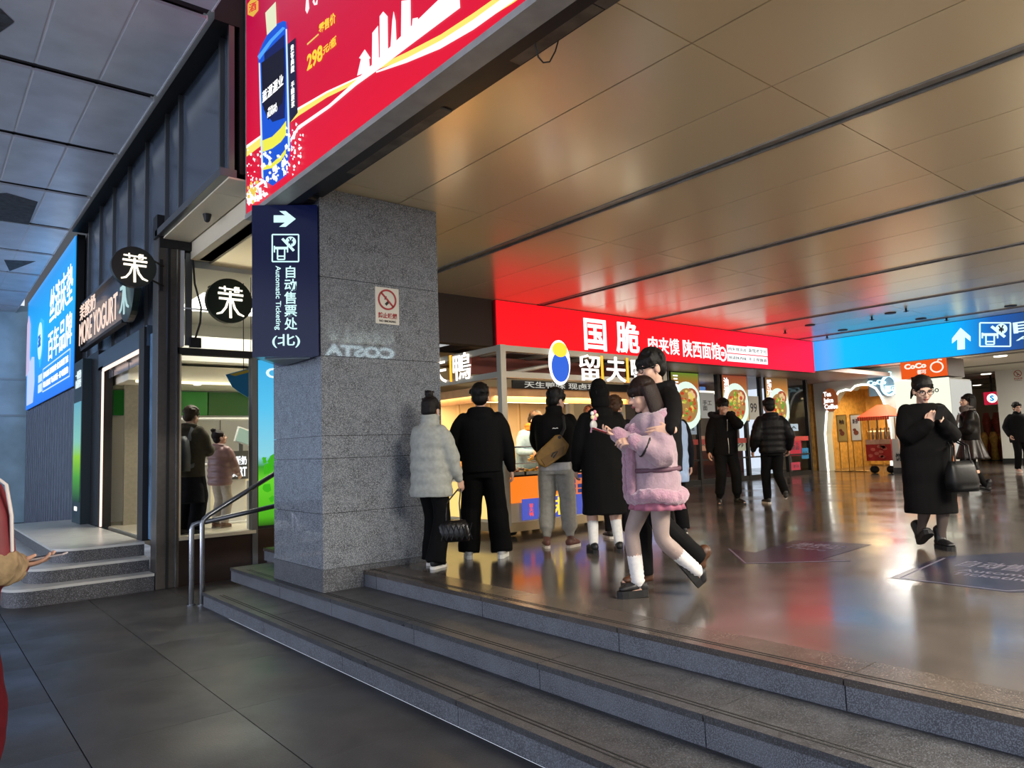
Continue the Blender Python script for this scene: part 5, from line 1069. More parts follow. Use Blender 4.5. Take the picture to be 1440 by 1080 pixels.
    def shoes(s, col, sole='e6e4de', boot=0, chunky=0, accent=None, size=1.0):
        m = mat('shoe_' + col, col, rough=.5, noise=.15, nscale=30); ms = mat('sole_' + sole, sole, rough=.7)
        for sd in (1, -1):
            f = s.foot_matrix(sd); z0 = .028 + chunky
            mb = MB(); mb.ell((0, -.035, .05 + z0 * .4), (.038, .045, .045)); mb.tube([(0, -.04, z0 + .022), (0, .05, z0 + .024), (.004 * sd, .14, z0 + .014)], [(.034, .034), (.034, .042), (.024, .040)], n=12, up=(0, 0, 1)); mb.tube([(0, -.015, z0 + .03), (0, .0, .10)], [.042, .042 if not boot else .046], n=10); mb.tube([(0, .03, .075), (0, .10, z0 + .035)], [.030, .024], n=8)
            if boot: mb.tube([(0, -.005, .08), (0, -.01, .10 + boot)], [.046, .052], n=12)
            if accent == 'strap': pass
            V, F, N = fuse(mb, .0085, 2); V = np.array([f @ Vector((p[0] * size, p[1] * size, max(p[2], z0 * .9))) for p in V]); o = s.part('shoe', V, F, m)
            out = [(.036, -.02), (.030, -.062), (.0, -.078), (-.030, -.062), (-.036, -.02), (-.036, .05), (-.046, .10), (-.040, .15), (-.015, .178), (.015, .178), (.040, .15), (.046, .10), (.036, .05)]
            b = MB(); b.prism([(x * size, y * size) for x, y in out], (0, 0, 0), X_, Y_, Z_, z0); b.v = [tuple(f @ Vector(p)) for p in b.v]; s.mb_part('sole', b, ms, parent=o, smooth=False)
            if accent:
                l = MB()
                for i in range(3): l.tube([(-.028, .035 + .022 * i, .072 + z0 * .5 - .012 * i), (0, .04 + .022 * i, .088 + z0 * .5 - .014 * i), (.028, .035 + .022 * i, .072 + z0 * .5 - .012 * i)], .0045, n=5)
                l.v = [tuple(f @ Vector(p)) for p in l.v]; s.mb_part('laces', l, mat('lace_' + accent, accent, rough=.7), parent=o)
    def trousers(s, col, r=(.098, .075, .062), hem=.06, top=1.0, gather=False, rough=.85, noise=.12, amp=.006):
        k = s.k; mb = MB(); t = MB(); t.loft([(0, 0, z, rx, ry) for z, rx, ry in ((.80, .15, .115), (.88, .168, .128), (.96, .160, .12), (top + .03, .145, .11))], n=20); t.v = [tuple(s.T(p)) for p in t.v]; mb.add(t.v, t.f)
        for sd in (1, -1):
            d = (s.an[sd] - s.kn[sd]).normalized(); e = s.an[sd] - d * (hem - .06) * k
            P, R = path(s.hp[sd] + Vector((0, 0, .03 * k)), s.kn[sd], e, r[0] * k, r[1] * k, r[2] * k, n=8)
            if gather: R[-1] = .042 * k; R[-2] = .052 * k; R[-3] *= 1.02
            mb.tube(P, R, n=14, cap=False)
        V, F, N = fuse(mb, .012, 2); V = wrinkle(V, N, amp, 26, int(s.H * 100))
        return s.part('trousers', V, F, mat('cloth_' + col, col, rough=rough, noise=noise, nscale=25, spec=.12))
    def top(s, name, col, z0=.80, girth=(.19, .14), chest=(.205, .145), hem=None, sleeve=(.080, .066, .050), puff=0, collar=.0, hood=None, rough=.8, amp=.006, freq=24, flare=0, m=None, sleeves=True, cuff=None, shoulder=1.0, sheen=0, neckz=1.475, tube_hem=0, freqz=.35):
        k = s.k; mb = MB(); n = 11; rings = []
        zs = [z0 + (1.33 - z0) * i / (n - 1) for i in range(n)] + [1.385, 1.425, 1.45, neckz]
        for i, z in enumerate(zs):
            t = (z - z0) / (1.33 - z0); t = min(t, 1)
            rx = girth[0] + (chest[0] - girth[0]) * t + flare * (1 - t) ** 2; ry = girth[1] + (chest[1] - girth[1]) * t + flare * .8 * (1 - t) ** 2
            if i >= n: q = i - n; rx *= (.97, .84, .62, .44)[q] * (1 if q > 1 else shoulder); ry *= (.94, .82, .68, .56)[q]
            if hem and i == 0: rx *= hem; ry *= hem
            if puff and i < n: e = 1 + puff * (1 if i % 2 else -.3); rx *= e; ry *= e
            rings.append((0, 0, z, rx, ry))
        t = MB(); t.loft(rings, n=24, ex=2.25); t.v = [tuple(s.T(p)) for p in t.v]; mb.add(t.v, t.f)
        if sleeves:
            for sd in (1, -1):
                w = s.wr[sd] - (s.wr[sd] - s.el[sd]).normalized() * .012 * k
                P, R = path(s.sh[sd] + Vector((-.02 * sd * k, 0, 0)), s.el[sd], w, sleeve[0] * k, sleeve[1] * k, sleeve[2] * k, n=8, puff=puff * 1.6, pk=.8)
                R[0] *= .78; R[1] *= .88; R[2] *= .96
                if cuff: R[-1] = cuff * k; R[-2] = (cuff + .004) * k
                mb.tube(P, R, n=14)
        if tube_hem: h = MB(); ring = [s.T((rings[0][3] * math.cos(a), rings[0][4] * math.sin(a), z0 + .02)) for a in [i * math.pi / 12 for i in range(25)]]; mb.tube(ring, tube_hem * k, n=8, cap=False)
        if collar:
            for i in range(3):
                c = s.T((0, .01, 1.46 + collar * i / 2)); ring = [c + Vector((.068 * math.cos(a) * k, .066 * math.sin(a) * k, 0)) for a in [j * math.pi / 9 for j in range(19)]]; mb.tube(ring, .020 * k + collar * .16, n=8, cap=False)
        if hood == 'down':
            mb.ell(s.T((0, -.095, 1.43)), (.115 * k, .065 * k, .075 * k)); ring = [s.T((.105 * math.cos(a), -.02 + .095 * math.sin(a), 1.475 - .02 * math.sin(a))) for a in [j * math.pi / 10 for j in range(21)]]; mb.tube(ring, .030 * k, n=8, cap=False)
        V, F, N = fuse(mb, .0115, 2); V = wrinkle(V, N, amp, freq, int(s.H * 300) + len(name), freqz)
        return s.part(name, V, F, m or mat('cloth_' + col, col, rough=rough, noise=.12, nscale=25, sheen=sheen, spec=.12))
    def skirt(s, name, col, z0, z1, r0, r1, n=40, pleat=0, amp=.004, yoff=0, sway=0, m=None, k_pleat=14):
        """tube of cloth from waist (z1, r1) down to the hem (z0, r0)"""
        k = s.k; vs = []; fs = []; rows = 10
        for i in range(rows):
            t = i / (rows - 1); z = z1 + (z0 - z1) * t; rx = r1[0] + (r0[0] - r1[0]) * t; ry = r1[1] + (r0[1] - r1[1]) * t
            for j in range(n * 2):
                a = math.pi * j / n; q = 1 + pleat * t * math.sin(a * k_pleat); vs.append(s.T((rx * math.cos(a) * q, ry * math.sin(a) * q + yoff * t * t, z)) if z > .9 else s.hip + Vector((rx * math.cos(a) * q + sway * t, ry * math.sin(a) * q + yoff * t * t, z - .93)) * k)
        m2 = n * 2
        for i in range(rows - 1):
            for j in range(m2): fs.append((i * m2 + j, (i + 1) * m2 + j, (i + 1) * m2 + (j + 1) % m2, i * m2 + (j + 1) % m2))
        # inner wall gives the cloth thickness
        V = np.array([list(v) for v in vs]); c = np.array(s.hip); inn = V.copy(); inn[:, :2] = c[:2] + (V[:, :2] - c[:2]) * .955; o = len(vs); V = np.vstack([V, inn])
        fs += [tuple(i + o for i in f[::-1]) for f in fs]; L = (rows - 1) * m2
        fs += [(L + j, L + j + o, L + (j + 1) % m2 + o, L + (j + 1) % m2) for j in range(m2)]
        return s.part(name, V, fs, m or mat('cloth_' + col, col, rough=.85, noise=.12, nscale=25))
    def hair(s, style, col='15110f', fringe=.6, length=.2):
        m = mat('hair_' + col, col, rough=.5, spec=.2, noise=.25, nscale=60, bump=.4, bscale=120); mb = MB(); rng = random.Random(int(s.H * 1000))
        mb.ell((0, -.024, .050), (.087, .103, .097), nu=20, nv=14); mb.ell((0, -.052, -.008), (.078, .064, .075))
        if style in ('short', 'bowl', 'messy', 'curly'):
            for i in range(46 if style != 'bowl' else 26):
                a = rng.uniform(0, 6.28); e = rng.uniform(.15, 1.4); d = Vector((math.cos(a) * math.cos(e), math.sin(a) * math.cos(e), math.sin(e))); p = Vector((0, -.022, .05)) + Vector((d.x * .08, d.y * .094, d.z * .09)); r = .016 if style == 'messy' else .013
                mb.tube([p, p + Vector((d.x * .018, d.y * .018 + .004, -.012 + d.z * .014)), p + Vector((d.x * .022, d.y * .022, -.035))], [r, r * .8, r * .4], n=6)
            if style in ('bowl', 'messy'):
                for i in range(13):
                    a = math.pi * (.06 + .88 * i / 12); p = Vector((.074 * math.cos(a), -.01 + .088 * math.sin(a), .072)); mb.tube([p, p + Vector((0, .012, -.02)), p + Vector((0, .012, -.02 - .05 * fringe))], [.015, .014, .008], n=6)
            if style == 'curly':
                for i in range(40): a = rng.uniform(0, 6.28); z = rng.uniform(-.05, .13); r = .085 * math.sqrt(max(.1, 1 - ((z - .04) / .1) ** 2)); mb.ell((r * math.cos(a), -.03 + (r + .012) * math.sin(a) * (.8 if math.sin(a) > 0 else 1), z), rng.uniform(.018, .028), nu=7, nv=5)
            for sd in (1, -1): mb.tube([(.076 * sd, .0, .05), (.079 * sd, .018, .0)], [.014, .006], n=6)
        if style in ('long', 'bob'):
            L = length; mb.ell((0, -.055, -.03 - L * .25), (.085, .06, .07 + L * .35))
            for i in range(19):
                a = math.pi * (.93 + 1.14 * i / 18) if style == 'long' else math.pi * (.92 + 1.16 * i / 18); x, y = .085 * math.cos(a), -.018 + .09 * math.sin(a); mb.tube([(x, y, .05), (x * 1.08, y * 1.05, -.02), (x * 1.12, y * 1.08, -.05 - L * .5), (x * .98, y * 1.0 + .01, -.05 - L)], [.02, .021, .02, .012], n=6)
            for i in range(11):
                a = math.pi * (.08 + .84 * i / 10); p = Vector((.076 * math.cos(a), -.012 + .089 * math.sin(a), .07)); mb.tube([p, p + Vector((0, .012, -.025)), p + Vector((0, .010, -.02 - .055 * fringe))], [.016, .014, .008], n=6)
        if style in ('tied', 'bun'):
            for i in range(16): a = math.pi * i / 15; p = Vector((.078 * math.cos(a), -.015 + .082 * math.sin(a), .075)); mb.tube([p, Vector((p.x * .95, -.06, .11)), Vector((0, -.11, .06))], [.010, .012, .014], n=6)
            if style == 'bun':
                mb.ell((0, -.07, .150), (.044, .044, .038)); 
                for i in range(9): a = i * .7; mb.tube([(.02 * math.cos(a), -.07 + .02 * math.sin(a), .16), (.06 * math.cos(a), -.07 + .06 * math.sin(a), .185)], [.012, .003], n=5)
                mb.ell((0, -.075, .112), (.030, .03, .02))
            else: mb.tube([(0, -.11, .05), (0, -.15, .02), (.03, -.16, -.06), (.05, -.15, -.12)], [.022, .028, .022, .008], n=8)
            for sd in (1, -1): mb.tube([(.07 * sd, .05, .07), (.085 * sd, .04, .0), (.09 * sd, .03, -.05)], [.006, .004, .002], n=5)
        s.head_pts(mb); V, F, N = fuse(mb, .0075, 1); return s.part('hair', V, F, m)
    def scarf(s, col, r=.035, z=1.47, n=2, m=None):
        mb = MB()
        for i in range(n): c = s.T((0, .012, z + .045 * i)); ring = [c + Vector((.085 * math.cos(a), .085 * math.sin(a), .012 * math.sin(a * 2 + i))) * s.k for a in [j * math.pi / 10 for j in range(21)]]; mb.tube(ring, r * s.k, n=8, cap=False)
        V, F, N = fuse(mb, .01, 1); V = wrinkle(V, N, .006, 40, 3); return s.part('scarf', V, F, m or mat('cloth_' + col, col, rough=.9, noise=.2, nscale=30, spec=.12))
    def socks(s, col, z1=.34, r=.044, slouch=0, sides=(1, -1)):
        for sd in sides:
            d = s.kn[sd] - s.an[sd]; L = d.length; u = d.normalized(); k = s.k; n = 14; P = []; R = []
            for i in range(n):
                t = i / (n - 1); P.append(s.an[sd] + u * ((z1 - .11) * k * t + .022 * k)); R.append((r * (.92 + .22 * t)) * k * (1 + slouch * abs(math.sin(i * 1.5)) * (1.3 - t)))
            mb = MB().tube(P, R, n=16); s.mb_part('sock', mb, mat('cloth_' + col, col, rough=.9, noise=.08, nscale=40))
    def zipper(s, col, z0, z1, y=.15):
        P = [s.T((0, y + .012 * math.sin(i), z0 + (z1 - z0) * i / 8)) for i in range(9)]; s.mb_part('zipper', MB().tube(P, .0045, n=5), mat('zip_' + col, col, rough=.3, metal=.6))
def pw(px, py, depth):
    q = np.array([px - CX, py - CY, FPX]) / FPX * depth; return Vector(CAMP + RW @ q)
def ground(px, py, z=.45): p = at(px, py, 2, z); return (p.x, p.y, z)
# ================================================================ PEOPLE
# 1 woman with a bun beside the pillar
P = Person('woman with hair bun in light grey puffer jacket beside the pillar', ground(609, 797), 18, 1.62, head=(10, 12, 0), rh=(.27, .16, .82), lh=(-.12, .28, .98), la=(-.10, .10, .085, 10, 0), ra=(.10, -.08, .085, 5, 0))
P.body(); P.trousers('0c0c0d', (.10, .088, .105), hem=.03); P.shoes('17181a', 'e8e6e0', size=1.0)
P.top('jacket', '9d9f98', z0=.72, girth=(.215, .165), chest=(.215, .165), puff=.05, sleeve=(.092, .085, .055), collar=.09, cuff=.045, amp=.008, flare=.02); P.hair('bun', '14100f')
bw = P
# her quilted bag
wrp = P.M @ P.wr[1]; b0 = wrp + Vector((-.07, .02, -.58))
bg = thing('handbag', 'black quilted handbag hanging from the hand of the woman with the bun', 'bag', b0)
mb = MB(); rot = Matrix.Rotation(math.radians(-25), 3, 'Z')
vs = MB(); vs.loft([(0, 0, 0, .15, .05), (0, 0, .06, .165, .065), (0, 0, .15, .15, .055), (0, 0, .2, .12, .03)], n=28, ex=3.2); vs.v = [tuple(b0 + rot @ Vector(p)) for p in vs.v]; vs.build('body', mat('quilt_black', '101012', rough=.3, bump=.3, bscale=30, coat=.3), bg, smooth=True)
q = MB()
for i in range(6):
    for sg in (1, -1): q.tube([b0 + rot @ Vector((-.13 + i * .05, -.066, .02 if sg > 0 else .17)), b0 + rot @ Vector((-.13 + i * .05 + .05, -.066, .17 if sg > 0 else .02))], .004, n=4)
q.build('quilting', M_black, bg)
for x in (-.07, .07): MB().tube([b0 + rot @ Vector((x, -.02, .18)), b0 + rot @ Vector((x * .9, -.01, .36)), wrp + rot @ Vector((x * .2, 0, -.09))], .007, n=6).build('strap', mat('strap_chain', '3a3634', rough=.3, metal=.5), bg, smooth=True)
# 2 man in black hoodie jacket, seen from behind
P = Person('man in black hooded jacket and wide black trousers seen from behind at the stall', ground(682, 785), 50, 1.77, rh=(.30, .10, .86), lh=(-.16, .20, .98), lpole=(-1, -.5, 0), ra=(.17, 0, .085, -12, 0), la=(-.16, .02, .085, 10, 0), shoulder=1.1)
P.body(); P.trousers('0a0a0b', (.118, .108, .112), hem=.035, amp=.008); P.shoes('d8d8d4', 'f0efe8', chunky=.008)
P.top('jacket', '0b0b0c', z0=.86, girth=(.205, .15), chest=(.225, .155), sleeve=(.095, .082, .055), hood='down', cuff=.046, amp=.008, shoulder=1.08); P.hair('short', '0e0c0b')
# 3 man with the crossbody bag
P = Person('man in black jacket and grey sweatpants with a mustard bag across his back', ground(786, 770), 44, 1.75, head=(-42, 18, 0), rh=(.12, .36, 1.02), lh=(-.14, .34, 1.0), rpole=(1, -.4, -.2), lpole=(-1, -.4, -.2), ra=(.13, 0, .085, -30, 0), la=(-.13, .0, .085, 10, 0), shoulder=1.08)
P.body(); P.trousers('a7a49a', (.112, .095, .085), hem=.09, gather=True, amp=.009); P.shoes('6a4238', 'cfc4b6', accent='e0d8cc')
P.top('shirt', 'c9c8c6', z0=.84, girth=(.185, .135), chest=(.19, .13), sleeve=(.05, .045, .035), sleeves=False)
P.top('jacket', '0e0d0d', z0=.925, girth=(.20, .15), chest=(.225, .155), sleeve=(.095, .085, .055), collar=.07, cuff=.045, amp=.008, hem=.92); P.hair('messy', '0f0d0c', fringe=.2)
e = MB()
for sg in (1, -1): e.tube([P.T((.02, -.158, 1.30)), P.T((.02 + .02 * sg, -.159, 1.305)), P.T((.02 + .03 * sg, -.157, 1.30))], [.004, .006, .003], n=5)
P.mb_part('chest_mark', e, mat('mark_white', 'd8d6d0', rough=.6))
B0 = P.M @ P.T((-.02, -.20, 1.06)); bag = thing('crossbody_bag', 'mustard brown crossbody bag on the back of the man in sweatpants', 'bag', B0)
fx = (P.M.to_3x3() @ Vector((1, 0, 0))); fu = Vector((0, 0, 1)); fo = P.M.to_3x3() @ Vector((0, -1, 0)); ca, sa = math.cos(.55), math.sin(.55); bu = fx * ca + fu * sa; bv = -fx * sa + fu * ca
out = [(-.20, -.05), (-.16, -.115), (.10, -.11), (.19, -.05), (.17, .10), (.12, .12), (-.14, .075), (-.20, .03)]
MB().prism(out, B0, bu, bv, fo, .075).build('body', mat('bag_mustard', '7a5a20', rough=.6, noise=.2, nscale=14), bag, bevel=.02)
MB().prism([(-.15, -.09), (.09, -.085), (.14, -.03), (-.15, -.01)], B0 + fo * .076, bu, bv, fo, .008).build('front_pocket', mat('bag_mustard_dark', '6b4d1a', rough=.6), bag, bevel=.004)
MB().prism(stroke([(-.04, -.05), (.0, -.03), (.05, -.04), (.0, -.06), (-.03, -.07)], .016), B0 + fo * .085, bu, bv, fo, .003).build('emblem', M_black, bag); MB().prism(disc((.15, .075), .018, 12), B0 + fo * .076, bu, bv, fo, .006).build('buckle', M_black, bag)
tp = lambda p: P.M @ P.T(p)
MB().tube([B0 + bu * .16 + bv * .08 + fo * .03, tp((.12, -.165, 1.30)), tp((.11, -.11, 1.425)), tp((.09, -.02, 1.468)), tp((.04, .10, 1.42)), tp((-.06, .165, 1.25)), tp((-.19, .10, 1.05)), tp((-.235, -.03, .99)), B0 - bu * .18 + fo * .03], [(.004, .018)] * 9, n=8, up=fo).build('strap', mat('strap_black', '151414', rough=.7), bag, smooth=True)
# 4 long black coat
P = Person('person in long black coat and white socks seen from behind at the stall', ground(853, 777), 56, 1.72, rh=(.25, .12, .88), lh=(-.26, .12, .88), ra=(.14, .0, .085, -8, 0), la=(-.13, 0, .085, 6, 0), head=(0, 5, 0), shoulder=1.05)
P.body(leg=1.1); P.socks('d6d4ce', .33, .052); P.shoes('0d0c0c', '141212', chunky=.012)
P.top('coat', '0a0909', z0=.40, girth=(.235, .175), chest=(.22, .16), sleeve=(.10, .09, .06), amp=.007, hood='down', cuff=.05, freqz=.15)
P.hair('short', '0c0a0a')
hd = MB(); hd.ell((0, -.03, .045), (.100, .105, .10), nu=18, nv=12); hd.ell((0, -.05, -.05), (.095, .085, .09)); hd.tube([(0, -.02, .11), (0, -.02, .125)], [.085, .078], n=18); P.head_pts(hd); V, F, N = fuse(hd, .009, 2); P.part('hood', V, F, mat('cloth_0a0909', '0a0909', rough=.8))
# 5 curly haired customer further right at the counter
P = Person('person with tied curly brown hair and patterned scarf behind the black long coat', ground(872, 757), 45, 1.68, rh=(.14, .34, 1.0), lh=(-.14, .34, 1.0), ra=(.10, 0, .085, -15, 0), la=(-.12, .02, .085, 20, 0), head=(-25, 10, 0))
P.body(); P.trousers('131215', (.10, .08, .06)); P.shoes('2c2826', 'd8d2c8', accent='cfc8be'); P.top('jacket', '17151a', z0=.82, sleeve=(.085, .07, .05)); P.hair('curly', '3a2414'); P.scarf('8a8680', m=mat('scarf_print', '6f6c6a', rough=.9, noise=.9, nscale=22))
# 7 tall man with glasses, arm round the girl
mp = ground(938, 824); gp = ground(930, 840)
P = Person('tall man in glasses and black jacket with his arm around the girl in pink', mp, 150, 1.84, head=(4, 14, 0), lh=pw(942, 613, 4.95), lpole=(-.3, -1, -.1), lhand=(Vector((.25, 1, -.1)), Vector((1, -.1, -.1)), .25), rh=(.22, .06, .85), ra=(.10, .14, .085, 0, 0), la=(-.09, -.22, .20, 0, -36), twist=6, shoulder=1.05)
P.body(glasses=True); P.trousers('0b0b0c', (.10, .082, .075), hem=.05); P.shoes('4a2c18', '2a1c12', boot=.05, accent='2a1a10')
P.top('jacket', '0c0b0c', z0=.84, girth=(.20, .145), chest=(.215, .15), sleeve=(.090, .075, .052), hood='down', cuff=.045, amp=.009); P.hair('bowl', '0f0c0b', fringe=.75)
man = P
# 6 girl in the pink coat
P = Person('girl in fluffy pale pink coat and skirt walking left looking down', gp, 150, 1.60, lean=3, head=(2, 16, 0), lh=pw(892, 621, 5.04), lpole=(-.3, -1, -.9), lhand=(Vector((.05, 1, .1)), Vector((.6, 0, -.7)), .5), rh=pw(868, 611, 5.2), rpole=(.25, -1, -.9), rhand=(Vector((-.1, 1, .15)), Vector((-.3, .1, .9)), .55), ra=(.06, .16, .088, 0, 2), la=(-.07, -.30, .175, -6, -52), hip=(0, 0, -.02))
P.body(leg=1.10, lip='a0545a'); 
tg = MB()
for sd in (1, -1):
    Q, R = path(P.hp[sd], P.kn[sd], P.an[sd], .096 * P.k, .060 * P.k, .041 * P.k, n=9); R = [r * (1 + .16 * max(0, math.sin((i - 9.2) / 6.0 * math.pi))) if 9 < i < 16 else r for i, r in enumerate(R)]; tg.tube(Q, R, n=16)
tg.ell(P.hip + Vector((0, 0, -.02)), (.165 * P.k, .12 * P.k, .13 * P.k)); V, F, N = fuse(tg, .011, 3); P.part('tights', V, F, mat('tights', '93817a', rough=.6, noise=.05, nscale=30))
P.socks('d2cfcc', .33, .050, slouch=.16); P.shoes('100e10', '0c0b0c', chunky=.03, accent='d8d4d2')
pinkm = mat('pink_fleece', '9c838c', rough=.95, noise=.12, nscale=18, bump=.5, bscale=60, sheen=.4); furm = mat('pink_fur', 'a98090', rough=1, noise=.15, nscale=30, bump=1.0, bscale=90, sheen=.6)
P.skirt('skirt', 'b06878', .71, .98, (.245, .215), (.15, .12), pleat=.05, m=mat('pink_skirt', '96586c', rough=.8, noise=.1, nscale=20))
P.top('coat', 'b898a2', z0=.84, girth=(.225, .19), chest=(.215, .165), sleeve=(.100, .098, .075), amp=.013, freq=30, m=pinkm, cuff=.055, flare=.01)
def furry(mb, seed, amp=.010): V, F, N = fuse(mb, .0115, 1); V = wrinkle(V, N, amp, 75, seed, 1.0); return V, F
fz = MB(); ring = [P.T((.225 * math.cos(a), .192 * math.sin(a), .815 + .012 * math.sin(a * 3))) for a in [i * math.pi / 14 for i in range(29)]]; fz.tube(ring, .060 * P.k, n=10, cap=False); V, F = furry(fz, 2); P.part('fur_hem', V, F, furm)
fz = MB(); ring = [P.T((.15 * math.cos(a), -.015 + .13 * math.sin(a), 1.415 - .10 * max(0, math.sin(a)) + .03 * max(0, -math.sin(a)))) for a in [i * math.pi / 14 for i in range(29)]]; fz.tube(ring, .062 * P.k, n=10, cap=False); fz.ell(P.T((0, -.15, 1.40)), (.15 * P.k, .085 * P.k, .12 * P.k)); fz.tube([P.T((-.045, .155, 1.36)), P.T((-.05, .195, 1.2)), P.T((-.05, .21, 1.0)), P.T((-.05, .215, .84))], .042 * P.k, n=8); fz.tube([P.T((.045, .155, 1.36)), P.T((.05, .195, 1.2)), P.T((.05, .21, 1.0)), P.T((.05, .215, .84))], .042 * P.k, n=8); V, F = furry(fz, 5); P.part('fur_collar', V, F, furm)
for sd in (1, -1):
    u = (P.wr[sd] - P.el[sd]).normalized(); fz = MB().tube([P.wr[sd] - u * .06, P.wr[sd] - u * .005], .066 * P.k, n=10); V, F = furry(fz, 8 + sd, .008); P.part('fur_cuff', V, F, furm)
bl = MB(); ring = [P.T((.232 * math.cos(a), .196 * math.sin(a), 1.02)) for a in [i * math.pi / 14 for i in range(29)]]; bl.tube(ring, [(.016, .008)] * 29, n=6, cap=False); P.mb_part('belt', bl, mat('belt_plum', '5a3a48', rough=.6))
P.hair('long', '1d100c', fringe=.7, length=.20); girl = P
u = (P.wr[-1] - P.el[-1]).normalized(); w = P.wr[-1] - u * .085; a_ = u.orthogonal().normalized(); b_ = u.cross(a_); wt = MB(); wt.tube([w + (a_ * math.cos(t) + b_ * math.sin(t)) * .074 for t in [i * math.pi / 8 for i in range(17)]], [(.010, .005)] * 17, n=6, cap=False); P.mb_part('watch', wt, M_black)
hp = P.M @ P.wr[1]; fwd = P.M.to_3x3() @ Vector((0, 1, 0)); sdv = P.M.to_3x3() @ Vector((1, 0, 0)); ph0 = hp + fwd * .115 + Vector((0, 0, .015))
ph = thing('phone', 'phone in a red case held by the girl in pink', 'phone', ph0); rm = Matrix([list(sdv), list(fwd), [0, 0, 1]]).transposed() @ Matrix.Rotation(.35, 3, 'X')
MB().obox(ph0 + Vector((0, 0, .012)), (.037, .075, .0045), rm).build('case', mat('case_red', '8a1c2a', rough=.4), ph, bevel=.003); MB().obox(ph0 + Vector((0, 0, .0175)), (.034, .07, .0008), rm).build('screen', glow('phone_glow', 'cfd4e4', .8), ph)
ch0 = ph0 + fwd * .08; tip = pw(836, 584, 5.2)
st = thing('charm_wand', 'pink wand with flower and round charms held above the phone', 'toy', ch0); MB().tube([ch0 + Vector((0, 0, .01)), ch0.lerp(tip, .5) + Vector((0, 0, .01)), tip], .006, n=6).build('stick', mat('wand_pink', 'c890a0', rough=.4), st)
for i in range(5): MB().ell(tip + Vector((.024 * math.cos(i * 1.256), 0, .024 * math.sin(i * 1.256))) + fwd * .002, (.016, .010, .016)).build('petal', mat('petal_%d' % (i % 3), ('d8cc9a', 'c87a8c', 'cfd0c8')[i % 3], rough=.5), st, smooth=True)
MB().ell(tip - Vector((0, 0, .07)) + fwd * .01, (.036, .012, .036)).build('disc_charm', mat('charm_pale', 'a8a6a0', rough=.3), st, smooth=True); MB().tube([tip, tip - Vector((0, 0, .04)) + fwd * .005], .003, n=5).build('cord', M_black, st)
# 8 person in pale blue behind the couple
P = Person('person in pale blue long vest and black sleeves half hidden behind the couple', ground(951, 752), 60, 1.66, rh=(.27, .05, .84), lh=(-.1, .3, 1.0), head=(20, 5, 0))
P.body(); P.trousers('0d0c0e', (.10, .09, .085), hem=.04); P.shoes('1c1a1c', 'cfc8be')
P.top('sweater', '0e0e14', z0=.85, girth=(.18, .13), chest=(.20, .14), sleeve=(.085, .075, .05)); P.top('vest', '8fa6c4', z0=.66, girth=(.20, .16), chest=(.212, .155), puff=.03, sleeves=False, m=mat('vest_blue', '8ea4c6', rough=.6, noise=.08)); P.hair('short', '14100e')
# 9, 10 stall keepers
P = Person('stall keeper in brown cap, ginger scarf and blue apron bending over the counter', (*at(740, 600, 1, 8.1)[:2], .45), 262, 1.66, lean=16, head=(28, 30, 0), rh=(.14, .36, 1.08), lh=(-.14, .36, 1.05))
P.body(); P.trousers('1c1c22'); P.shoes('1c1a1c'); P.top('sweater', '7a94a8', z0=.85, sleeve=(.075, .062, .048)); P.hair('short', '1a120e'); P.scarf('b0682a', r=.04)
ap = MB(); ap.loft([(0, .005, z, rx, ry) for z, rx, ry in ((.60, .19, .155), (.95, .175, .142), (1.2, .185, .148), (1.36, .12, .13))], n=22); ap.v = [tuple(P.T(p)) for p in ap.v]; P.mb_part('apron', ap, mat('apron_blue', '7fa2bc', rough=.7, noise=.1))
def cap_on(P, col):
    c = MB(); c.ell((0, -.02, .062), (.090, .106, .082), nu=18, nv=12); c.tube([(0, .06, .072), (0, .12, .066), (0, .165, .052)], [(.007, .072), (.006, .07), (.004, .05)], n=12, up=(0, 0, 1)); P.head_pts(c); V, F, N = fuse(c, .008, 1); return P.part('cap', V, F, mat('cap_' + col, col, rough=.8, noise=.15))
cap_on(P, '3a2416')
P = Person('stall keeper in dark brown cap further right behind the food stall counter', (*at(827, 560, 1, 8.1)[:2], .45), 250, 1.72, head=(10, 12, 0), rh=(.16, .34, 1.0), lh=(-.16, .34, 1.0))
P.body(); P.trousers('1c1c22'); P.shoes('1c1a1c'); P.top('jacket', '3a3430', z0=.85, sleeve=(.08, .068, .05), collar=.05); P.hair('short', '1a120e'); cap_on(P, '4a2014')
# 11 man in fur hood
P = Person('man in black coat with fur-trimmed hood holding his hand to his mouth', ground(1024, 709), 236, 1.84, head=(-6, 5, 0), lh=(-.03, .175, 1.50), lpole=(-1, .2, -1.3), lhand=(Vector((.55, -.1, .5)), Vector((.2, -1, .1)), .9), rh=(.30, .06, .86), ra=(.15, 0, .085, -20, 0), la=(-.14, .06, .085, 22, 0), shoulder=1.08)
P.body(); P.trousers('0b0b0c', (.11, .09, .075), hem=.07, gather=True); P.shoes('121112', '1c1a1a', boot=.03); P.top('coat', '0d0c0d', z0=.80, girth=(.215, .16), chest=(.225, .16), sleeve=(.098, .085, .058), cuff=.05, hem=.95, amp=.009); P.zipper('b8b6b0', .84, 1.40, .165); P.hair('messy', '0d0a09', fringe=.7)
fz = MB(); ring = [P.T((.185 * math.cos(a), -.05 + .11 * math.sin(a), 1.50 - .07 * max(0, math.sin(a)))) for a in [i * math.pi / 12 for i in range(25)]]; fz.tube(ring, .055, n=10, cap=False); V, F = furry(fz, 4); P.part('fur_hood', V, F, mat('black_fur', '121012', rough=1, bump=1, bscale=80))
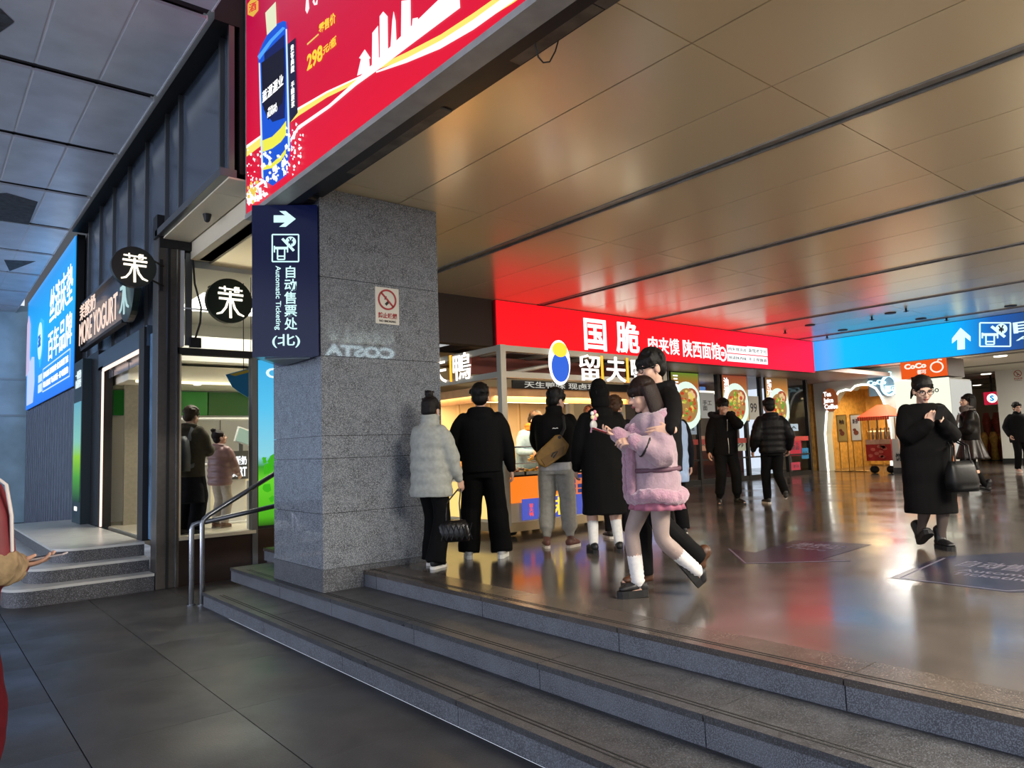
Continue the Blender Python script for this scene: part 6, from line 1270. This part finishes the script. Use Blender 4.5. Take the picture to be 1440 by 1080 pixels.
# 12 man walking away
P = Person('man in black quilted jacket walking away towards the lobby', ground(1091, 709), 52, 1.80, rh=(.30, .04, .90), lh=(-.30, .06, .90), ra=(.07, -.26, .20, -8, -55), la=(-.07, .16, .085, 6, 0), shoulder=1.08, head=(0, 4, 0))
P.body(); P.trousers('0c0c0e', (.10, .082, .062), hem=.05); P.shoes('2a2828', 'b8b0a8'); P.top('jacket', '131214', z0=.84, girth=(.21, .155), chest=(.225, .16), sleeve=(.098, .088, .062), puff=.05, hood='down', cuff=.05, rough=.45, amp=.006); P.hair('short', '0d0b0a')
# 13 woman in long coat looking at her phone
P = Person('woman in glasses and long black coat walking with a phone in both hands', ground(1314, 772), 226, 1.66, head=(-6, 20, 2), rh=(.075, .26, 1.265), lh=(-.065, .26, 1.255), rpole=(.55, -.1, -1.5), lpole=(-.55, -.1, -1.5), rhand=(Vector((-.35, .25, .9)), Vector((-.6, -.75, 0)), .5), lhand=(Vector((.35, .25, .9)), Vector((.6, -.75, 0)), .5), ra=(.07, -.12, .14, 0, -30), la=(-.07, .0, .085, 4, 0), shoulder=1.0, skin='d0a892')
P.body(glasses=True, leg=1.0, lip='8a4038'); P.shoes('100f10', '141213', boot=.09, chunky=.015, size=1.15)
lg = MB()
for sd in (1, -1): Q, R = path(P.hp[sd], P.kn[sd], P.an[sd], .080 * P.k, .056 * P.k, .038 * P.k, n=9); lg.tube(Q, [r * (1 + .2 * max(0, math.sin((i - 9.2) / 6.0 * math.pi))) if 9 < i < 16 else r for i, r in enumerate(R)], n=14)
V, F, N = fuse(lg, .011, 2); P.part('tights', V, F, mat('tights_grey', '4a3f3a', rough=.7))
P.top('coat', '0a090a', z0=.36, girth=(.245, .185), chest=(.24, .175), sleeve=(.106, .102, .07), amp=.009, cuff=.06, freqz=.15, rough=.9); P.scarf('0e0d0e', r=.040, z=1.425, n=1); P.hair('tied', '0e0b0a')
pm = P.M @ ((P.wr[1] + P.wr[-1]) / 2 + Vector((0, .085, .10))); f3 = P.M.to_3x3(); ph = thing('phone', 'dark phone held at chest height by the woman in the long coat', 'phone', pm); rm = f3 @ Matrix.Rotation(1.05, 3, 'X'); MB().obox(pm, (.036, .074, .0045), rm).build('case', M_black, ph, bevel=.003); MB().obox(pm + (rm @ Vector((0, 0, .0052))), (.033, .07, .0006), rm).build('screen', glow('phone_glow', 'cfd4e4', .8), ph); MB().obox(pm + (rm @ Vector((.018, .05, -.0055))), (.010, .014, .001), rm).build('camera_bump', M_dkmetal, ph)
tb0 = P.M @ Vector((-.17, .27, .56)); tote = thing('tote_bag', 'black leather tote hanging from the arm of the woman in the long coat', 'bag', tb0); rz = Matrix.Rotation(math.radians(226 - 90 + 20), 3, 'Z')
t = MB(); t.loft([(0, 0, 0, .15, .07), (0, 0, .10, .16, .075), (0, 0, .22, .145, .05), (0, 0, .28, .13, .03)], n=26, ex=4); t.v = [tuple(tb0 + rz @ Vector(p)) for p in t.v]; t.build('body', mat('leather_black', '0b0c0e', rough=.45, spec=.25, bump=.1), tote, smooth=True); el = P.M @ P.el[-1]
for x in (-.09, .09): MB().tube([tb0 + rz @ Vector((x, -.03, .26)), tb0 + rz @ Vector((x * .9, -.02, .42)), el + rz @ Vector((x * .3, -.03, -.03)), el + rz @ Vector((x * .3, .03, -.03)), tb0 + rz @ Vector((x * .9, .02, .42)), tb0 + rz @ Vector((x, .03, .26))], .008, n=6).build('strap', MATS['leather_black'], tote, smooth=True)
fl = MB().prism([(-.10, .02), (.0, .0), (.05, .2), (-.03, .25)], tb0 + rz @ Vector((-.16, -.078, .0)), rz @ X_, Z_, rz @ -Y_, .012); fl.build('flap', mat('flap_grey', '2c2a2a', rough=.3, coat=.4), tote, bevel=.004)
# 14 woman in leather jacket
P = Person('woman in black leather jacket and full dark skirt looking up to the left', ground(1372, 693), 118, 1.80, head=(20, -10, 0), rh=(.20, .24, .98), lh=(-.10, .30, 1.08), ra=(.08, .16, .085, 0, 0), la=(-.09, -.16, .11, -10, -18), skin='d0a890')
P.body(lip='a05048'); P.trousers('0c0b0c', (.085, .062, .046)); P.shoes('0d0c0c', '100e0e', boot=.08); P.skirt('skirt', '1b1716', .60, 1.0, (.29, .25), (.17, .14), pleat=.09, k_pleat=11, m=mat('skirt_sheen', '231c1a', rough=.4, noise=.3)); P.top('jacket', '171514', z0=.93, girth=(.20, .15), chest=(.22, .155), sleeve=(.10, .09, .055), rough=.35, amp=.012, cuff=.048); P.scarf('6a625c', r=.045, m=mat('scarf_fleck', '6a605a', rough=.9, noise=.6, nscale=18)); P.hair('long', '120e0d', fringe=.1, length=.24)
mb = MB().tube([P.T((-.06, .17, 1.38)), P.T((-.10, .22, 1.2)), P.T((-.12, .22, 1.0))], [(.02, .05), (.02, .055), (.015, .05)], n=10, up=(0, 1, 0)); P.mb_part('scarf_end', mb, MATS['scarf_fleck'])
c0 = (14.15, 5.12, .45); sc = thing('suitcase', 'black wheeled suitcase standing beside the woman in the leather jacket', 'suitcase', c0); cx, cy = c0[:2]; bx('shell', (cx - .10, cy - .15, .50), (cx + .10, cy + .15, .98), mat('case_black', '0c0c10', rough=.6, spec=.2), sc, bevel=.03)
for dx in (-.07, .07):
    for dy in (-.11, .11): MB().tube([(cx + dx, cy + dy - .012, .475), (cx + dx, cy + dy + .012, .475)], .024, n=12).build('wheel', M_steel, sc)
for dy in (-.08, .08): MB().tube([(cx, cy + dy, .97), (cx, cy + dy, 1.36)], .009, n=6).build('handle_tube', M_steel, sc)
MB().tube([(cx, cy - .09, 1.37), (cx, cy + .09, 1.37)], .015, n=8).build('handle', M_black, sc)
# 15 man at the right edge
P = Person('man in black jacket and dark trousers at the right edge of the hall', ground(1438, 664), 220, 1.86, head=(0, 6, 0), rh=(.24, .06, .92), lh=(-.24, .06, .92)); P.body(); P.trousers('0e0d0f', (.10, .085, .07)); P.shoes('c8a090', 'e0d0c4'); P.top('jacket', '101012', z0=.74, girth=(.22, .16), chest=(.22, .155), sleeve=(.095, .082, .055), collar=.05, hem=.95); P.hair('short', '120e0c')
# 16 man in red jacket at the left edge
P = Person('person in dark red jacket with white shoulder stripe holding a phone at the left edge', (.10, 3.725, 0), 45, 1.80, lean=2, rh=pw(22, 797, 3.12), rpole=(.45, -1, -.5), rhand=(Vector((1, .35, .1)), Vector((-.1, 0, 1)), .3), head=(20, 20, 0))
P.body(); P.trousers('4a1018', (.105, .09, .075)); P.shoes('d0ccc4', 'e8e4dc'); P.top('jacket', '5e0f18', z0=.88, girth=(.20, .15), chest=(.215, .155), sleeve=(.092, .08, .054), collar=.05, m=mat('red_jacket', '6a101c', rough=.6, noise=.12, nscale=20)); P.hair('short', '120e0c')
e, w, s_ = P.el[1], P.wr[1], P.sh[1]; fs = MB(); fs.tube([s_.lerp(e, .95), e.lerp(w, .3), e.lerp(w, .8)], [.094, .084, .066], n=12); V, F, N = fuse(fs, .009, 1); V = wrinkle(V, N, .008, 60, 4); P.part('forearm_cuff', V, F, mat('tan_fleece', '8a7658', rough=.95, noise=.3, nscale=20, bump=.5))
sp = MB(); o_ = Vector((.075, -.02, .035)); sp.tube([P.T((.06, .03, 1.475)), s_ + Vector((.0, .01, .088)), s_ + Vector((.075, .0, .04)), s_.lerp(e, .35) + Vector((.085, .01, .02)), s_.lerp(e, .8) + Vector((.082, .01, .01))], [(.005, .009)] * 5, n=6, up=(0, 0, 1)); P.mb_part('stripe', sp, mat('stripe_white', 'cfc8c4', rough=.7))
hp = P.M @ P.wr[1]; f3 = P.M.to_3x3(); ph0 = hp + f3 @ Vector((.11, .04, .035)); ph = thing('phone', 'phone lying in the hand of the person in red at the left edge', 'phone', ph0); rm = f3 @ Matrix.Rotation(-1.2, 3, 'Z') @ Matrix.Rotation(.12, 3, 'X'); MB().obox(ph0, (.036, .075, .004), rm).build('case', mat('case_pale', 'b8b2b4', rough=.4), ph, bevel=.003); MB().obox(ph0 + rm @ Vector((0, 0, .0045)), (.033, .07, .0006), rm).build('screen', M_black, ph)
# 17, 18 customers in the corner shop
P = Person('man with a dark backpack and olive jacket inside the corner shop', (*at(266, 640, 1, 10.55)[:2], .54), 40, 1.74, head=(-10, 14, 0), rh=(.14, .32, 1.15), lh=(-.14, .32, 1.1)); P.body(); P.trousers('17171b', (.12, .11, .10), hem=.03); P.shoes('18181a', '2a2826'); P.top('jacket', '4a4438', z0=.78, girth=(.215, .16), chest=(.22, .16), sleeve=(.10, .088, .058), hood='down', amp=.01); P.top('coat_skirt', '1c1c22', z0=.42, girth=(.22, .17), chest=(.15, .11), sleeves=False); P.hair('short', '3a2a1c')
B0 = P.M @ P.T((0, -.27, .86)); bp = thing('backpack', 'dark grey backpack worn by the man in the corner shop', 'backpack', B0); r3 = P.M.to_3x3(); t = MB(); t.loft([(0, 0, 0, .17, .10), (0, 0, .2, .175, .11), (0, .01, .40, .15, .09), (0, .02, .47, .11, .05)], n=24, ex=3.5); t.v = [tuple(B0 + r3 @ Vector(p)) for p in t.v]; t.build('body', mat('pack_grey', '2c3138', rough=.6, noise=.15), bp, smooth=True); t = MB(); t.loft([(0, -.10, .03, .13, .03), (0, -.11, .12, .135, .035), (0, -.10, .22, .12, .02)], n=20, ex=3.5); t.v = [tuple(B0 + r3 @ Vector(p)) for p in t.v]; t.build('pocket', mat('pack_dark', '22262c', rough=.6), bp, smooth=True)
for sd in (1, -1): MB().tube([P.M @ P.T((.11 * sd, -.17, 1.28)), P.M @ P.T((.115 * sd, -.10, 1.44)), P.M @ P.T((.12 * sd, .06, 1.42)), P.M @ P.T((.14 * sd, .16, 1.25)), P.M @ P.T((.19 * sd, .02, .98)), P.M @ P.T((.14 * sd, -.18, .92))], [(.006, .03)] * 6, n=8, up=(0, -1, 0)).build('strap', mat('pack_strap', '6a6e74', rough=.7), bp, smooth=True)
P = Person('girl in dusty pink puffer jacket ordering at the kiosk in the corner shop', (*at(309, 690, 1, 11.05)[:2], .54), 30, 1.42, head=(-30, -14, 0), rh=(.18, .28, .95), lh=(-.2, .2, .9)); P.body(); P.trousers('a89e92', (.10, .085, .075)); P.shoes('6a4a3a', '8a7a6a', boot=.05); P.top('jacket', '7a5a58', z0=.76, girth=(.22, .17), chest=(.215, .165), sleeve=(.10, .092, .062), puff=.07, hood='down', cuff=.05, m=mat('puffer_pink', '80605e', rough=.4, noise=.08)); P.hair('bun', '1c1210')
